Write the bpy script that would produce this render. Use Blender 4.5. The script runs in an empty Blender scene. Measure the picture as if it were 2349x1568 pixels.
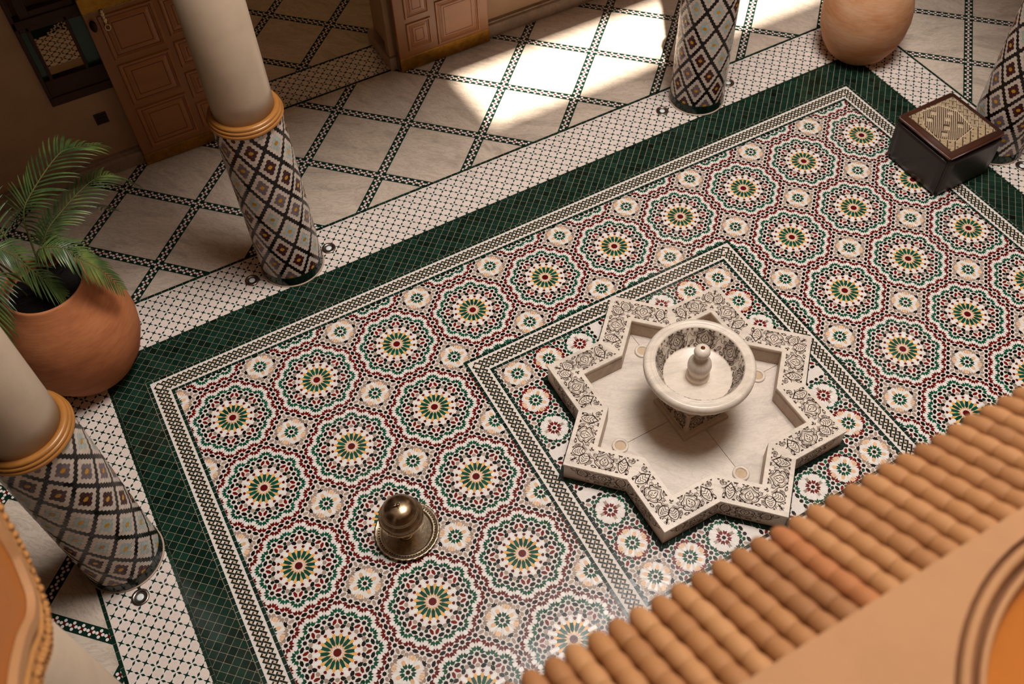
import bpy, bmesh, math, random
import numpy as np
from mathutils import Vector, Matrix
random.seed(7)
rng = np.random.default_rng(7)
S = 0.55                      # one rosette pitch of the mosaic, in metres
PI = math.pi
def V(x, y, z=0.0): return Vector((x * S, -y * S, z * S))

# ------------------------------------------------------------------ camera, light, exposure
scn = bpy.context.scene
col = scn.collection
R = [[0.8710362438927076, 0.4907746305272861, 0.020883578622673815],
     [-0.3992329224767214, 0.6825158854536191, 0.6121969778708145],
     [0.2861973714693756, -0.5415831682523637, 0.7904294632854674]]
CAM = (0.15905896, 6.75831924, 9.30548596)
FPX, PX, PY, IW, IH = 2270.719, 1208.7015, 719.7358, 2349, 1568
cd = bpy.data.cameras.new('camera')
cam = bpy.data.objects.new('camera', cd); col.objects.link(cam)
F = Matrix(((1, 0, 0), (0, -1, 0), (0, 0, -1)))
cx_, cy_, cz_ = [F @ Vector(r) for r in R]
M = Matrix((cx_, -cy_, -cz_)).transposed().to_4x4()
M.translation = V(*CAM)
cam.matrix_world = M
cd.sensor_width = 36.0; cd.sensor_fit = 'HORIZONTAL'
cd.lens = FPX / IW * 36.0
cd.shift_x = -(PX - IW / 2) / IW
cd.shift_y = (PY - IH / 2) / IW
cd.clip_start = 0.02
cd.dof.use_dof = True
cd.dof.focus_distance = 5.75
cd.dof.aperture_fstop = 2.4
scn.camera = cam

w = bpy.data.worlds.new('sky'); scn.world = w; w.use_nodes = True
bg = w.node_tree.nodes['Background']
bg.inputs[0].default_value = (1.0, 0.96, 0.92, 1); bg.inputs[1].default_value = 0.05

sd = bpy.data.lights.new('sun', 'SUN'); sun = bpy.data.objects.new('sun', sd); col.objects.link(sun)
sd.energy = 12.0; sd.angle = math.radians(1.1); sd.color = (1.0, 0.93, 0.82)
sun.rotation_euler = Vector((0.233, 0.4167, -1.0)).to_track_quat('-Z', 'Y').to_euler()
sun.location = V(4, 8, 24)

ad = bpy.data.lights.new('skylight', 'AREA'); area = bpy.data.objects.new('skylight', ad); col.objects.link(area)
ad.shape = 'RECTANGLE'; ad.size = 5.6 * S; ad.size_y = 5.2 * S
ad.energy = 640.0; ad.color = (1.0, 0.965, 0.925)
area.location = V(6.2, 1.7, 17.6)

scn.view_settings.view_transform = 'Standard'
scn.view_settings.look = 'None'
scn.view_settings.exposure = 0.45
scn.view_settings.gamma = 1.0
scn.view_settings.use_curve_mapping = False
scn.cycles.max_bounces = 8
scn.cycles.diffuse_bounces = 5
scn.cycles.sample_clamp_indirect = 6.0
scn.cycles.caustics_reflective = False
scn.cycles.caustics_refractive = False

# ------------------------------------------------------------------ helpers
def project(x, y, z=0.0):
    dx, dy, dz = x - CAM[0], y - CAM[1], -(z - CAM[2])
    c = [r[0] * dx + r[1] * dy + r[2] * dz for r in R]
    if c[2] <= 0.01: return None
    return FPX * c[0] / c[2] + PX, FPX * c[1] / c[2] + PY, c[2]

def srgb(h):
    h = h.lstrip('#'); v = [int(h[i:i + 2], 16) / 255 for i in (0, 2, 4)]
    return tuple(c / 12.92 if c <= 0.04045 else ((c + 0.055) / 1.055) ** 2.4 for c in v) + (1.0,)

MATS = {}
def new_mat(name):
    m = bpy.data.materials.new(name); m.use_nodes = True; MATS[name] = m
    return m, m.node_tree, m.node_tree.nodes['Principled BSDF']
def link(nt, a, b): nt.links.new(a, b)
def node(nt, t, **k):
    n = nt.nodes.new(t)
    for a, b in k.items(): setattr(n, a, b)
    return n
def noise(nt, scale, detail=4, rough=0.6, coord='Object', stretch=None, dist=0.0):
    tc = node(nt, 'ShaderNodeTexCoord'); n = node(nt, 'ShaderNodeTexNoise')
    n.inputs['Scale'].default_value = scale; n.inputs['Detail'].default_value = detail
    n.inputs['Roughness'].default_value = rough; n.inputs['Distortion'].default_value = dist
    src = tc.outputs[coord]
    if stretch:
        mp = node(nt, 'ShaderNodeMapping'); mp.inputs['Scale'].default_value = stretch
        link(nt, src, mp.inputs[0]); src = mp.outputs[0]
    link(nt, src, n.inputs['Vector'])
    return n
def ramp(nt, fac, stops):
    r = node(nt, 'ShaderNodeValToRGB'); e = r.color_ramp.elements
    while len(e) < len(stops): e.new(0.5)
    for el, (p, c) in zip(e, stops): el.position = p; el.color = c
    link(nt, fac, r.inputs[0]); return r
def bump(nt, b, h, strength, dist):
    bp = node(nt, 'ShaderNodeBump'); bp.inputs['Strength'].default_value = strength; bp.inputs['Distance'].default_value = dist
    link(nt, h, bp.inputs['Height']); link(nt, bp.outputs[0], b.inputs['Normal']); return bp
def mul(c, k): return tuple(min(1, v * k) for v in c[:3]) + (1.0,)

def glaze(name, hexc, rough=0.22, spread=0.5, mott=0.25, spec=0.3):
    """fired glaze; each piece takes its own tone from the face attribute 'tone' (0..1)"""
    m, nt, b = new_mat(name); c = srgb(hexc)
    at = node(nt, 'ShaderNodeAttribute', attribute_name='tone')
    lo, hi = mul(c, 1 - spread), mul(c, 1 + spread)
    r = ramp(nt, at.outputs['Fac'], [(0.0, lo), (0.5, c), (1.0, hi)])
    n = noise(nt, 60, 3)
    mx = node(nt, 'ShaderNodeMix', data_type='RGBA', blend_type='MULTIPLY')
    mx.inputs[0].default_value = mott
    rr = ramp(nt, n.outputs[0], [(0.3, (0.62, 0.58, 0.55, 1)), (0.65, (1, 1, 1, 1))])
    link(nt, r.outputs[0], mx.inputs['A']); link(nt, rr.outputs[0], mx.inputs['B'])
    link(nt, mx.outputs['Result'], b.inputs['Base Color'])
    b.inputs['Roughness'].default_value = rough
    b.inputs['Specular IOR Level'].default_value = spec
    bump(nt, b, n.outputs[0], 0.12, 0.002)
    return m
glaze('glaze white', '#e8ddd4', 0.24, 0.10)
glaze('glaze bright white', '#e6e0da', 0.24, 0.10)
glaze('glaze pinkish', '#e0cdc1', 0.28, 0.10)
glaze('glaze black', '#120d0b', 0.2, 0.5)
glaze('glaze green', '#0f4a35', 0.18, 0.55)
glaze('glaze dark green', '#11291f', 0.18, 0.75, 0.22)
glaze('glaze maroon', '#5f0f0c', 0.2, 0.4)
glaze('glaze red', '#6d120d', 0.2, 0.4)
glaze('glaze orange', '#eba84a', 0.22, 0.2)
glaze('glaze tan', '#dfb084', 0.24, 0.2)
glaze('glaze taupe', '#a08a7a', 0.24, 0.3)
glaze('glaze olive black', '#1d2217', 0.2, 0.5)
glaze('glaze yellow', '#cf9425', 0.25, 0.3)
glaze('glaze light blue', '#b3c0bb', 0.25, 0.15)
glaze('glaze mauve', '#76686e', 0.25, 0.25)
glaze('glaze plum', '#43191b', 0.25, 0.35)
glaze('column white', '#d9cabd', 0.25, 0.12)
glaze('mortar white', '#dfd3c9', 0.5, 0.05)
glaze('mortar sand', '#a8957a', 0.7, 0.05)

def marble(name, base, vein, scale=3.0, rough=0.14, amount=0.5):
    m, nt, b = new_mat(name)
    oi = node(nt, 'ShaderNodeObjectInfo'); tc = node(nt, 'ShaderNodeTexCoord')
    ad_ = node(nt, 'ShaderNodeVectorMath', operation='MULTIPLY_ADD')
    link(nt, oi.outputs['Random'], ad_.inputs[0]); ad_.inputs[1].default_value = (37, 53, 11)
    link(nt, tc.outputs['Object'], ad_.inputs[2])
    rot = node(nt, 'ShaderNodeVectorRotate', rotation_type='Z_AXIS')
    mth = node(nt, 'ShaderNodeMath', operation='MULTIPLY_ADD'); mth.inputs[1].default_value = 1.2; mth.inputs[2].default_value = 0.2
    link(nt, oi.outputs['Random'], mth.inputs[0])
    link(nt, ad_.outputs[0], rot.inputs['Vector']); link(nt, mth.outputs[0], rot.inputs['Angle'])
    mp = node(nt, 'ShaderNodeMapping'); mp.inputs['Scale'].default_value = (1.0, 3.2, 1.0); link(nt, rot.outputs[0], mp.inputs[0])
    n1 = node(nt, 'ShaderNodeTexNoise'); n1.inputs['Scale'].default_value = scale; n1.inputs['Detail'].default_value = 8
    n1.inputs['Roughness'].default_value = 0.62; n1.inputs['Distortion'].default_value = 0.8
    link(nt, mp.outputs[0], n1.inputs['Vector'])
    n2 = node(nt, 'ShaderNodeTexNoise'); n2.inputs['Scale'].default_value = scale * 2.3; n2.inputs['Detail'].default_value = 9
    n2.inputs['Roughness'].default_value = 0.7; n2.inputs['Distortion'].default_value = 1.6
    link(nt, mp.outputs[0], n2.inputs['Vector'])
    r1 = ramp(nt, n1.outputs[0], [(0.3, mul(base, 0.72)), (0.5, base), (0.75, mul(base, 1.1))])
    r2 = ramp(nt, n2.outputs[0], [(0.455, (0, 0, 0, 1)), (0.5, (1, 1, 1, 1)), (0.535, (0, 0, 0, 1))])
    mx = node(nt, 'ShaderNodeMix', data_type='RGBA'); 
    mm = node(nt, 'ShaderNodeMath', operation='MULTIPLY'); mm.inputs[1].default_value = amount
    link(nt, r2.outputs[0], mm.inputs[0]); link(nt, mm.outputs[0], mx.inputs[0])
    link(nt, r1.outputs[0], mx.inputs['A']); mx.inputs['B'].default_value = vein
    link(nt, mx.outputs['Result'], b.inputs['Base Color'])
    b.inputs['Roughness'].default_value = rough
    return m
marble('floor marble', srgb('#cdbba9'), srgb('#8a7565'), 2.6, 0.2, 0.42)
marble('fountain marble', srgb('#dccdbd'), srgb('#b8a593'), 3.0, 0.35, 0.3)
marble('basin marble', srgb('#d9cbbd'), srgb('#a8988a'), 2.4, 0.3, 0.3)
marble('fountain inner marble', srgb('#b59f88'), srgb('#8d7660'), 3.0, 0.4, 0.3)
marble('plinth marble', srgb('#9c8878'), srgb('#6a5a4e'), 3.0, 0.3, 0.4)

def rough_mat(name, hexc, rough=0.7, scale=8, var=0.25, bstr=0.1, bdist=0.01, spec=0.3, stretch=None):
    m, nt, b = new_mat(name); c = srgb(hexc)
    n = noise(nt, scale, 6, 0.65, stretch=stretch)
    r = ramp(nt, n.outputs[0], [(0.25, mul(c, 1 - var)), (0.5, c), (0.78, mul(c, 1 + var * 0.6))])
    link(nt, r.outputs[0], b.inputs['Base Color']); b.inputs['Roughness'].default_value = rough
    b.inputs['Specular IOR Level'].default_value = spec
    n2 = noise(nt, scale * 7, 4, 0.6, stretch=stretch); bump(nt, b, n2.outputs[0], bstr, bdist)
    return m
rough_mat('shaft plaster', '#b9a48e', 0.4, 5, 0.12, 0.08, 0.004)
rough_mat('wall plaster', '#a98a6c', 0.6, 3, 0.16, 0.12, 0.01)
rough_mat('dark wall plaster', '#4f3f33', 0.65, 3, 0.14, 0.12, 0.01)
rough_mat('upper wall plaster', '#86796b', 0.75, 3, 0.1, 0.1, 0.01)
rough_mat('ceiling wood', '#33251b', 0.6, 4, 0.2, 0.1, 0.01)
rough_mat('door wood', '#8f5d30', 0.34, 5, 0.18, 0.08, 0.002, 0.5, (1, 1, 0.12))
rough_mat('door panel wood', '#996233', 0.34, 5, 0.18, 0.08, 0.002, 0.5, (0.12, 1, 1))
rough_mat('door groove wood', '#5f3313', 0.45, 5, 0.2, 0.1, 0.002)
rough_mat('ring wood', '#a56d33', 0.3, 9, 0.2, 0.05, 0.002, 0.5)
rough_mat('window wood', '#3a2316', 0.5, 6, 0.25, 0.1, 0.004)
rough_mat('carved wood', '#b17a42', 0.55, 14, 0.35, 0.5, 0.02)
rough_mat('hole shade wood', '#4a2a14', 0.7, 14, 0.3, 0.2, 0.01)  # dark tone paints the shade inside holes onto solid beads
rough_mat('orange wood', '#a45f22', 0.5, 3, 0.2, 0.1, 0.005)
rough_mat('ledge plaster', '#a2754d', 0.7, 4, 0.12, 0.12, 0.006)
rough_mat('groove plaster', '#6e4527', 0.8, 4, 0.15, 0.1, 0.006)
rough_mat('soil', '#1c130d', 0.95, 30, 0.5, 0.9, 0.03)
rough_mat('leather', '#1d1412', 0.38, 10, 0.25, 0.12, 0.003, 0.5)
rough_mat('leather trim', '#4a2a1e', 0.36, 9, 0.3, 0.12, 0.003, 0.5)
rough_mat('cloth ground', '#4e3a2c', 0.9, 60, 0.25, 0.4, 0.002)
rough_mat('cloth cream', '#cbb391', 0.9, 60, 0.2, 0.4, 0.002)
rough_mat('cloth tan', '#a58c69', 0.9, 60, 0.2, 0.4, 0.002)
rough_mat('carving shade and dirt', '#4d3a30', 0.9, 20, 0.3, 0.1, 0.002)  # dark colour holds the shade and grime of grooves that are not cut
rough_mat('joint dirt', '#c3a98c', 0.8, 20, 0.2, 0.1, 0.002)
rough_mat('base mortar', '#b9a08a', 0.8, 20, 0.2, 0.1, 0.004)
rough_mat('stem', '#5b5a2a', 0.6, 20, 0.2)

def terracotta(name, hexa, hexb, hexc):
    m, nt, b = new_mat(name)
    n1 = noise(nt, 2.2, 5, 0.6, stretch=(1, 1, 2.5)); n2 = noise(nt, 14, 6, 0.7, stretch=(0.6, 0.6, 5.0))
    r1 = ramp(nt, n1.outputs[0], [(0.32, srgb(hexa)), (0.52, srgb(hexb)), (0.72, srgb(hexc))])
    r2 = ramp(nt, n2.outputs[0], [(0.3, (0.72, 0.66, 0.6, 1)), (0.6, (1, 1, 1, 1))])
    mx = node(nt, 'ShaderNodeMix', data_type='RGBA', blend_type='MULTIPLY'); mx.inputs[0].default_value = 0.55
    link(nt, r1.outputs[0], mx.inputs['A']); link(nt, r2.outputs[0], mx.inputs['B'])
    link(nt, mx.outputs['Result'], b.inputs['Base Color'])
    b.inputs['Roughness'].default_value = 0.75; b.inputs['Specular IOR Level'].default_value = 0.3
    bump(nt, b, n2.outputs[0], 0.3, 0.006)
terracotta('terracotta', '#9a5a35', '#b56f45', '#c48356')
terracotta('pale terracotta', '#bb7a4e', '#cb9870', '#d2a887')

m, nt, b = new_mat('roof terracotta')
oi = node(nt, 'ShaderNodeObjectInfo')
r = ramp(nt, oi.outputs['Alpha'], [(0.0, srgb('#85562f')), (0.5, srgb('#9f6c3e')), (1.0, srgb('#ab7a4c'))])
n = noise(nt, 20, 4); mx = node(nt, 'ShaderNodeMix', data_type='RGBA', blend_type='MULTIPLY'); mx.inputs[0].default_value = 0.4
rr = ramp(nt, n.outputs[0], [(0.3, (0.7, 0.62, 0.55, 1)), (0.65, (1, 1, 1, 1))])
link(nt, r.outputs[0], mx.inputs['A']); link(nt, rr.outputs[0], mx.inputs['B']); link(nt, mx.outputs['Result'], b.inputs['Base Color'])
b.inputs['Roughness'].default_value = 0.7
rough_mat('roof terracotta brown', '#9c623a', 0.7, 12, 0.2)

def metal(name, hexc, rough, scale=40, bstr=0.0):
    m, nt, b = new_mat(name); c = srgb(hexc)
    n = noise(nt, scale, 5, 0.6)
    r = ramp(nt, n.outputs[0], [(0.3, mul(c, 0.65)), (0.6, c), (0.8, mul(c, 1.2))]); link(nt, r.outputs[0], b.inputs['Base Color'])
    b.inputs['Metallic'].default_value = 1.0; b.inputs['Roughness'].default_value = rough
    if bstr: bump(nt, b, n.outputs[0], bstr, 0.003)
metal('tray metal', '#b9a58a', 0.36, 45, 0.6)
metal('dish metal', '#a58d70', 0.27, 30, 0.08)
metal('bead metal', '#c9b083', 0.3)
metal('pierced metal', '#3a2c20', 0.5)
metal('steel', '#9c8d80', 0.3)
metal('brass sheet', '#a9792f', 0.34, 26, 0.7)
metal('nozzle brass', '#6b3a20', 0.4)
m, nt, b = new_mat('lamp glass'); b.inputs['Base Color'].default_value = (0.75, 0.75, 0.72, 1); b.inputs['Roughness'].default_value = 0.1
m, nt, b = new_mat('dark recess'); b.inputs['Base Color'].default_value = (0.02, 0.017, 0.014, 1); b.inputs['Roughness'].default_value = 0.6
def glass(name, colr, rough):
    m, nt, b = new_mat(name); b.inputs['Base Color'].default_value = colr; b.inputs['Roughness'].default_value = rough
    b.inputs['Transmission Weight'].default_value = 1.0; b.inputs['IOR'].default_value = 1.1
glass('clear glass', (0.95, 0.92, 0.88, 1), 0.02)
m, nt, b = new_mat('green glass'); b.inputs['Base Color'].default_value = (0.01, 0.07, 0.035, 1); b.inputs['Roughness'].default_value = 0.25
m, nt, b = new_mat('palm leaf')
at = node(nt, 'ShaderNodeObjectInfo'); n = noise(nt, 6, 3)
r = ramp(nt, n.outputs[0], [(0.3, srgb('#27361c')), (0.5, srgb('#41562b')), (0.75, srgb('#74823f'))])
link(nt, r.outputs[0], b.inputs['Base Color']); b.inputs['Roughness'].default_value = 0.38

def mesh_obj(name, verts, faces, mats, fmat=None, parent=None, smooth=False, tone=None, kind=None, loc=None):
    me = bpy.data.meshes.new(name)
    me.from_pydata(verts, [], faces)
    for mm in ([mats] if isinstance(mats, str) else mats): me.materials.append(MATS[mm])
    if fmat is not None: me.polygons.foreach_set('material_index', fmat)
    if tone is not None:
        a = me.attributes.new('tone', 'FLOAT', 'FACE'); a.data.foreach_set('value', tone)
    if smooth: me.polygons.foreach_set('use_smooth', [True] * len(me.polygons))
    me.update()
    o = bpy.data.objects.new(name, me); col.objects.link(o)
    if parent is not None: o.parent = parent
    if kind: o['kind'] = kind
    if loc is not None: o.location = loc
    return o
def bm_obj(name, bm, mat, parent=None, smooth=False, kind=None):
    bmesh.ops.recalc_face_normals(bm, faces=bm.faces)
    me = bpy.data.meshes.new(name); bm.to_mesh(me); bm.free(); me.materials.append(MATS[mat])
    if smooth: me.polygons.foreach_set('use_smooth', [True] * len(me.polygons))
    o = bpy.data.objects.new(name, me); col.objects.link(o)
    if parent is not None: o.parent = parent
    if kind: o['kind'] = kind
    return o
def thing(name, label, cat, loc=None, group=None):
    o = bpy.data.objects.new(name, None); col.objects.link(o); o.empty_display_size = 0.1
    if loc is not None: o.location = loc
    o['label'] = label; o['category'] = cat; o['kind'] = 'thing'
    if group: o['group'] = group
    return o
def tag(o, label, cat, group=None):
    o['label'] = label; o['category'] = cat; o['kind'] = 'thing'
    if group: o['group'] = group
    return o
def struct(o): o['kind'] = 'structure'; return o

def box_bm(x0, x1, y0, y1, z0, z1, bm=None, bev=0.0):
    """axis-aligned box in lattice units"""
    bm = bm or bmesh.new()
    p, q = V(x0, y0, z0), V(x1, y1, z1)
    lo = [min(p[i], q[i]) for i in range(3)]; hi = [max(p[i], q[i]) for i in range(3)]
    vs = [bm.verts.new((a, b_, c)) for a in (lo[0], hi[0]) for b_ in (lo[1], hi[1]) for c in (lo[2], hi[2])]
    fs = [bm.faces.new([vs[i] for i in f]) for f in ((0, 1, 3, 2), (4, 6, 7, 5), (0, 4, 5, 1), (2, 3, 7, 6), (0, 2, 6, 4), (1, 5, 7, 3))]
    if bev: bmesh.ops.bevel(bm, geom=list({e for f in fs for e in f.edges}), offset=bev, segments=2, affect='EDGES', profile=0.6)
    return bm
def lathe_bm(prof, n=48, bm=None, cx=0.0, cy=0.0, close=False, wob=0.0):
    """profile of (r, z) in metres around a vertical axis"""
    bm = bm or bmesh.new(); rings = []
    for r, z in prof:
        if r < 1e-6: rings.append([bm.verts.new((cx, cy, z))]); continue
        rings.append([bm.verts.new((cx + r * math.cos(2 * PI * i / n), cy + r * math.sin(2 * PI * i / n), z)) for i in range(n)])
    prs = list(zip(rings, rings[1:])) + ([(rings[-1], rings[0])] if close else [])
    for a, c in prs:
        if len(a) == 1 and len(c) == 1: continue
        for i in range(n):
            j = (i + 1) % n
            if len(a) == 1: bm.faces.new((a[0], c[i], c[j]))
            elif len(c) == 1: bm.faces.new((a[i], a[j], c[0]))
            else: bm.faces.new((a[i], a[j], c[j], c[i]))
    return bm
def lp(*pts): return [(r * S, z * S) for r, z in pts]

# ------------------------------------------------------------------ mosaic pieces (2D, lattice units)
PIECES = {}
def piece(kind, poly, mat): PIECES.setdefault(kind, []).append((np.asarray(poly, float), mat))
def clip(poly, a, b_, c):
    """keep the side a*x+b*y<=c"""
    out = []; n = len(poly)
    d = [a * p[0] + b_ * p[1] - c for p in poly]
    for i in range(n):
        j = (i + 1) % n
        if d[i] <= 0: out.append(poly[i])
        if (d[i] < 0 < d[j]) or (d[j] < 0 < d[i]):
            t_ = d[i] / (d[i] - d[j]); out.append((poly[i][0] + t_ * (poly[j][0] - poly[i][0]), poly[i][1] + t_ * (poly[j][1] - poly[i][1])))
    return out
def clip_rect(poly, x0, x1, y0, y1):
    xs = [p[0] for p in poly]; ys = [p[1] for p in poly]
    if min(xs) >= x0 and max(xs) <= x1 and min(ys) >= y0 and max(ys) <= y1: return poly
    if max(xs) <= x0 or min(xs) >= x1 or max(ys) <= y0 or min(ys) >= y1: return []
    for a, b_, c in ((-1, 0, -x0), (1, 0, x1), (0, -1, -y0), (0, 1, y1)):
        poly = clip(poly, a, b_, c)
        if len(poly) < 3: return []
    return poly
def area2(p):
    p = np.asarray(p); return 0.5 * float(np.sum(p[:, 0] * np.roll(p[:, 1], -1) - np.roll(p[:, 0], -1) * p[:, 1]))
def put(kind, poly, mat, regions):
    for rg in regions:
        q = clip_rect([tuple(p) for p in poly], *rg)
        if len(q) >= 3 and abs(area2(q)) > 2.5e-5: piece(kind, q, mat)

# field layout (lattice units; x along the long side, y towards the camera)
FX0, FX1, FY0, FY1 = -0.447, 9.292, -0.675, 5.60
CX, CY = 4.414, 2.47
IX0, IX1, IY0, IY1 = 2.546, 6.282, 0.63, 4.31           # inner frame, outer edge
JX0, JX1, JY0, JY1 = IX0 + .265, IX1 - .265, IY0 + .265, IY1 - .265
FIELD = [(FX0, IX0, FY0, FY1), (IX1, FX1, FY0, FY1), (IX0, IX1, FY0, IY0), (IX0, IX1, IY1, FY1)]
INNER = [(JX0, JX1, JY0, JY1)]

def xf(poly, cx, cy, ang=0.0, mir=False):
    c, s = math.cos(ang), math.sin(ang)
    return [(cx + u * c - (-v if mir else v) * s, cy + u * s + (-v if mir else v) * c) for u, v in poly]
def star(R_, r_, n, a0=0.0):
    return [((R_ if k % 2 == 0 else r_) * math.cos(a0 + PI * k / n), (R_ if k % 2 == 0 else r_) * math.sin(a0 + PI * k / n)) for k in range(2 * n)]
ARROW = [(.031, 0), (.044, .0192), (.0565, .0212), (.081, .0200), (.067, 0), (.081, -.0200), (.0565, -.0212), (.044, -.0192)]
SHIELD = [(.069, 0), (.0820, .0172), (.0985, .0200), (.113, .0165), (.119, 0), (.113, -.0165), (.0985, -.0200), (.0820, -.0172)]
HEXA = [(-.034, 0), (-.015, .0178), (.015, .0178), (.034, 0), (.015, -.0178), (-.015, -.0178)]
PENT = [(.033, 0), (.044, .0165), (.066, .0165), (.080, 0.004), (.080, -.004), (.066, -.0165), (.044, -.0165)]
STAR8 = star(.0245, .0185, 8, PI / 8)
seen_nodes = set()
def node_once(key, x, y):
    k = (key, round(x * 400), round(y * 400))
    for dx in (-1, 0, 1):
        for dy in (-1, 0, 1):
            if (key, k[1] + dx, k[2] + dy) in seen_nodes: return False
    seen_nodes.add(k); return True
def mirror_pts(h): return h + [(u, -v) for u, v in reversed(h) if abs(v) > 1e-9]

RS = 0.41421                     # side of the outer octagon
def rosette(cx, cy, rg):
    P = lambda kind, poly, mat, ang: put(kind, xf(poly, cx, cy, ang), mat, rg)
    P('rosette_center_tile', star(.0445, .036, 16), 'glaze maroon', 0)
    for k in range(16):
        a = k * PI / 8
        P('petal_tile', [(.064, 0), (.083, .0125), (.10, .0178), (.166, .0172), (.159, .007), (.159, -.007), (.166, -.0172), (.10, -.0178), (.083, -.0125)], 'glaze green', a)
        a2 = a + PI / 16
        P('ray_tile', [(.138, .0075), (.179, .0152), (.1845, 0), (.179, -.0152), (.138, -.0075)], 'glaze orange', a2)
        P('ray_tile', [(.105, .0012), (.137, .0074), (.137, -.0074), (.105, -.0012)], 'glaze tan', a2)
        P('ray_tile', [(.102, 0), (.069, .0118), (.043, 0), (.069, -.0118)], 'glaze tan', a2)
        P('dot_tile', [(.186, 0), (.203, .0165), (.2155, .0160), (.2205, .004), (.2205, -.004), (.2155, -.0160), (.203, -.0165)], 'glaze maroon', a2)
        if k % 2 == 0:
            P('white_petal_tile', [(.1605, .007), (.168, .0165), (.252, .0175), (.252, -.0175), (.168, -.0165), (.1605, -.007)], 'glaze bright white', a)
            P('taupe_tile', [(.254, .0175), (.287, .0175), (.298, 0), (.287, -.0175), (.254, -.0175)], 'glaze taupe', a)
        else:
            P('white_petal_tile', [(.1605, .007), (.168, .0165), (.2185, .0185), (.236, .004), (.236, -.004), (.2185, -.0185), (.168, -.0165), (.1605, -.007)], 'glaze bright white', a)
    for k in range(8):
        a = PI / 8 + k * PI / 4
        P('taupe_tile', mirror_pts([(.279, 0), (.269, .0190), (.246, .0235), (.237, .004)]), 'glaze taupe', a)
        for sgn in (1, -1):
            mm = lambda h: [(u, v * sgn) for u, v in h]
            P('hexagon_tile', mm([(.322, .0065), (.3285, .0225), (.309, .0405), (.279, .0490), (.2665, .0385), (.2775, .0225), (.2935, .0085)]), 'glaze red', a)
            P('green_pentagon_tile', mm([(.2965, .0625), (.3035, .080), (.2915, .0985), (.270, .0915), (.2615, .0735), (.2725, .060)]), 'glaze dark green', a)
            P('crown_tile', mm([(.2655, .0405), (.2715, .0575), (.2595, .0735), (.2615, .089), (.2335, .0695), (.2255, .0415), (.2415, .0262), (.247, .0265)]), 'glaze black', a)
        # inner ring
        Ri = .3608; c0 = (Ri * math.cos(a), Ri * math.sin(a)); a2 = a + PI / 4; c1 = (Ri * math.cos(a2), Ri * math.sin(a2))
        md = ((c0[0] + c1[0]) / 2, (c0[1] + c1[1]) / 2); na = a + PI / 8; ea = na + PI / 2
        for st in (c0, md): put('star_tile', xf(STAR8, cx + st[0], cy + st[1]), 'glaze black', rg)
        for t_ in (.25, .75):
            put('hexagon_tile', xf(HEXA, cx + c0[0] + t_ * (c1[0] - c0[0]), cy + c0[1] + t_ * (c1[1] - c0[1]), ea), 'glaze black', rg)
        for d in (-PI / 4, 0, PI / 4): put('arrow_tile', xf(ARROW, cx + md[0], cy + md[1], na + d), 'glaze green', rg)
        for d in (-3, -1, 1, 3): put('arrow_tile', xf(ARROW, cx + c0[0], cy + c0[1], a + d * PI / 8), 'glaze green', rg)
        put('shield_tile', xf(SHIELD, cx + md[0], cy + md[1], na), 'glaze bright white', rg)
        for d in (-1, 1): put('shield_tile', xf(SHIELD, cx + c0[0], cy + c0[1], a + d * PI / 8), 'glaze bright white', rg)
        # outer ring, seen from inside this octagon
        Ro = .5412; o0 = (Ro * math.cos(a), Ro * math.sin(a)); o1 = (Ro * math.cos(a2), Ro * math.sin(a2))
        for t_ in (0, 1 / 3, 2 / 3):
            q = (cx + o0[0] + t_ * (o1[0] - o0[0]), cy + o0[1] + t_ * (o1[1] - o0[1]))
            if node_once('s', *q): put('star_tile', xf(STAR8, *q), 'glaze black', rg)
            if t_ > 0:
                for d in (-PI / 4, 0, PI / 4): put('arrow_tile', xf(ARROW, *q, na + PI + d), 'glaze maroon', rg)
                put('shield_tile', xf(SHIELD, *q, na + PI), 'glaze bright white', rg)
            else:
                for d in (-1, 1): put('arrow_tile', xf(ARROW, *q, a + PI + d * PI / 8), 'glaze maroon', rg)
            t2 = t_ + 1 / 6
            q = (cx + o0[0] + t2 * (o1[0] - o0[0]), cy + o0[1] + t2 * (o1[1] - o0[1]))
            if node_once('h', *q): put('hexagon_tile', xf(HEXA, *q, ea), 'glaze black', rg)

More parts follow.
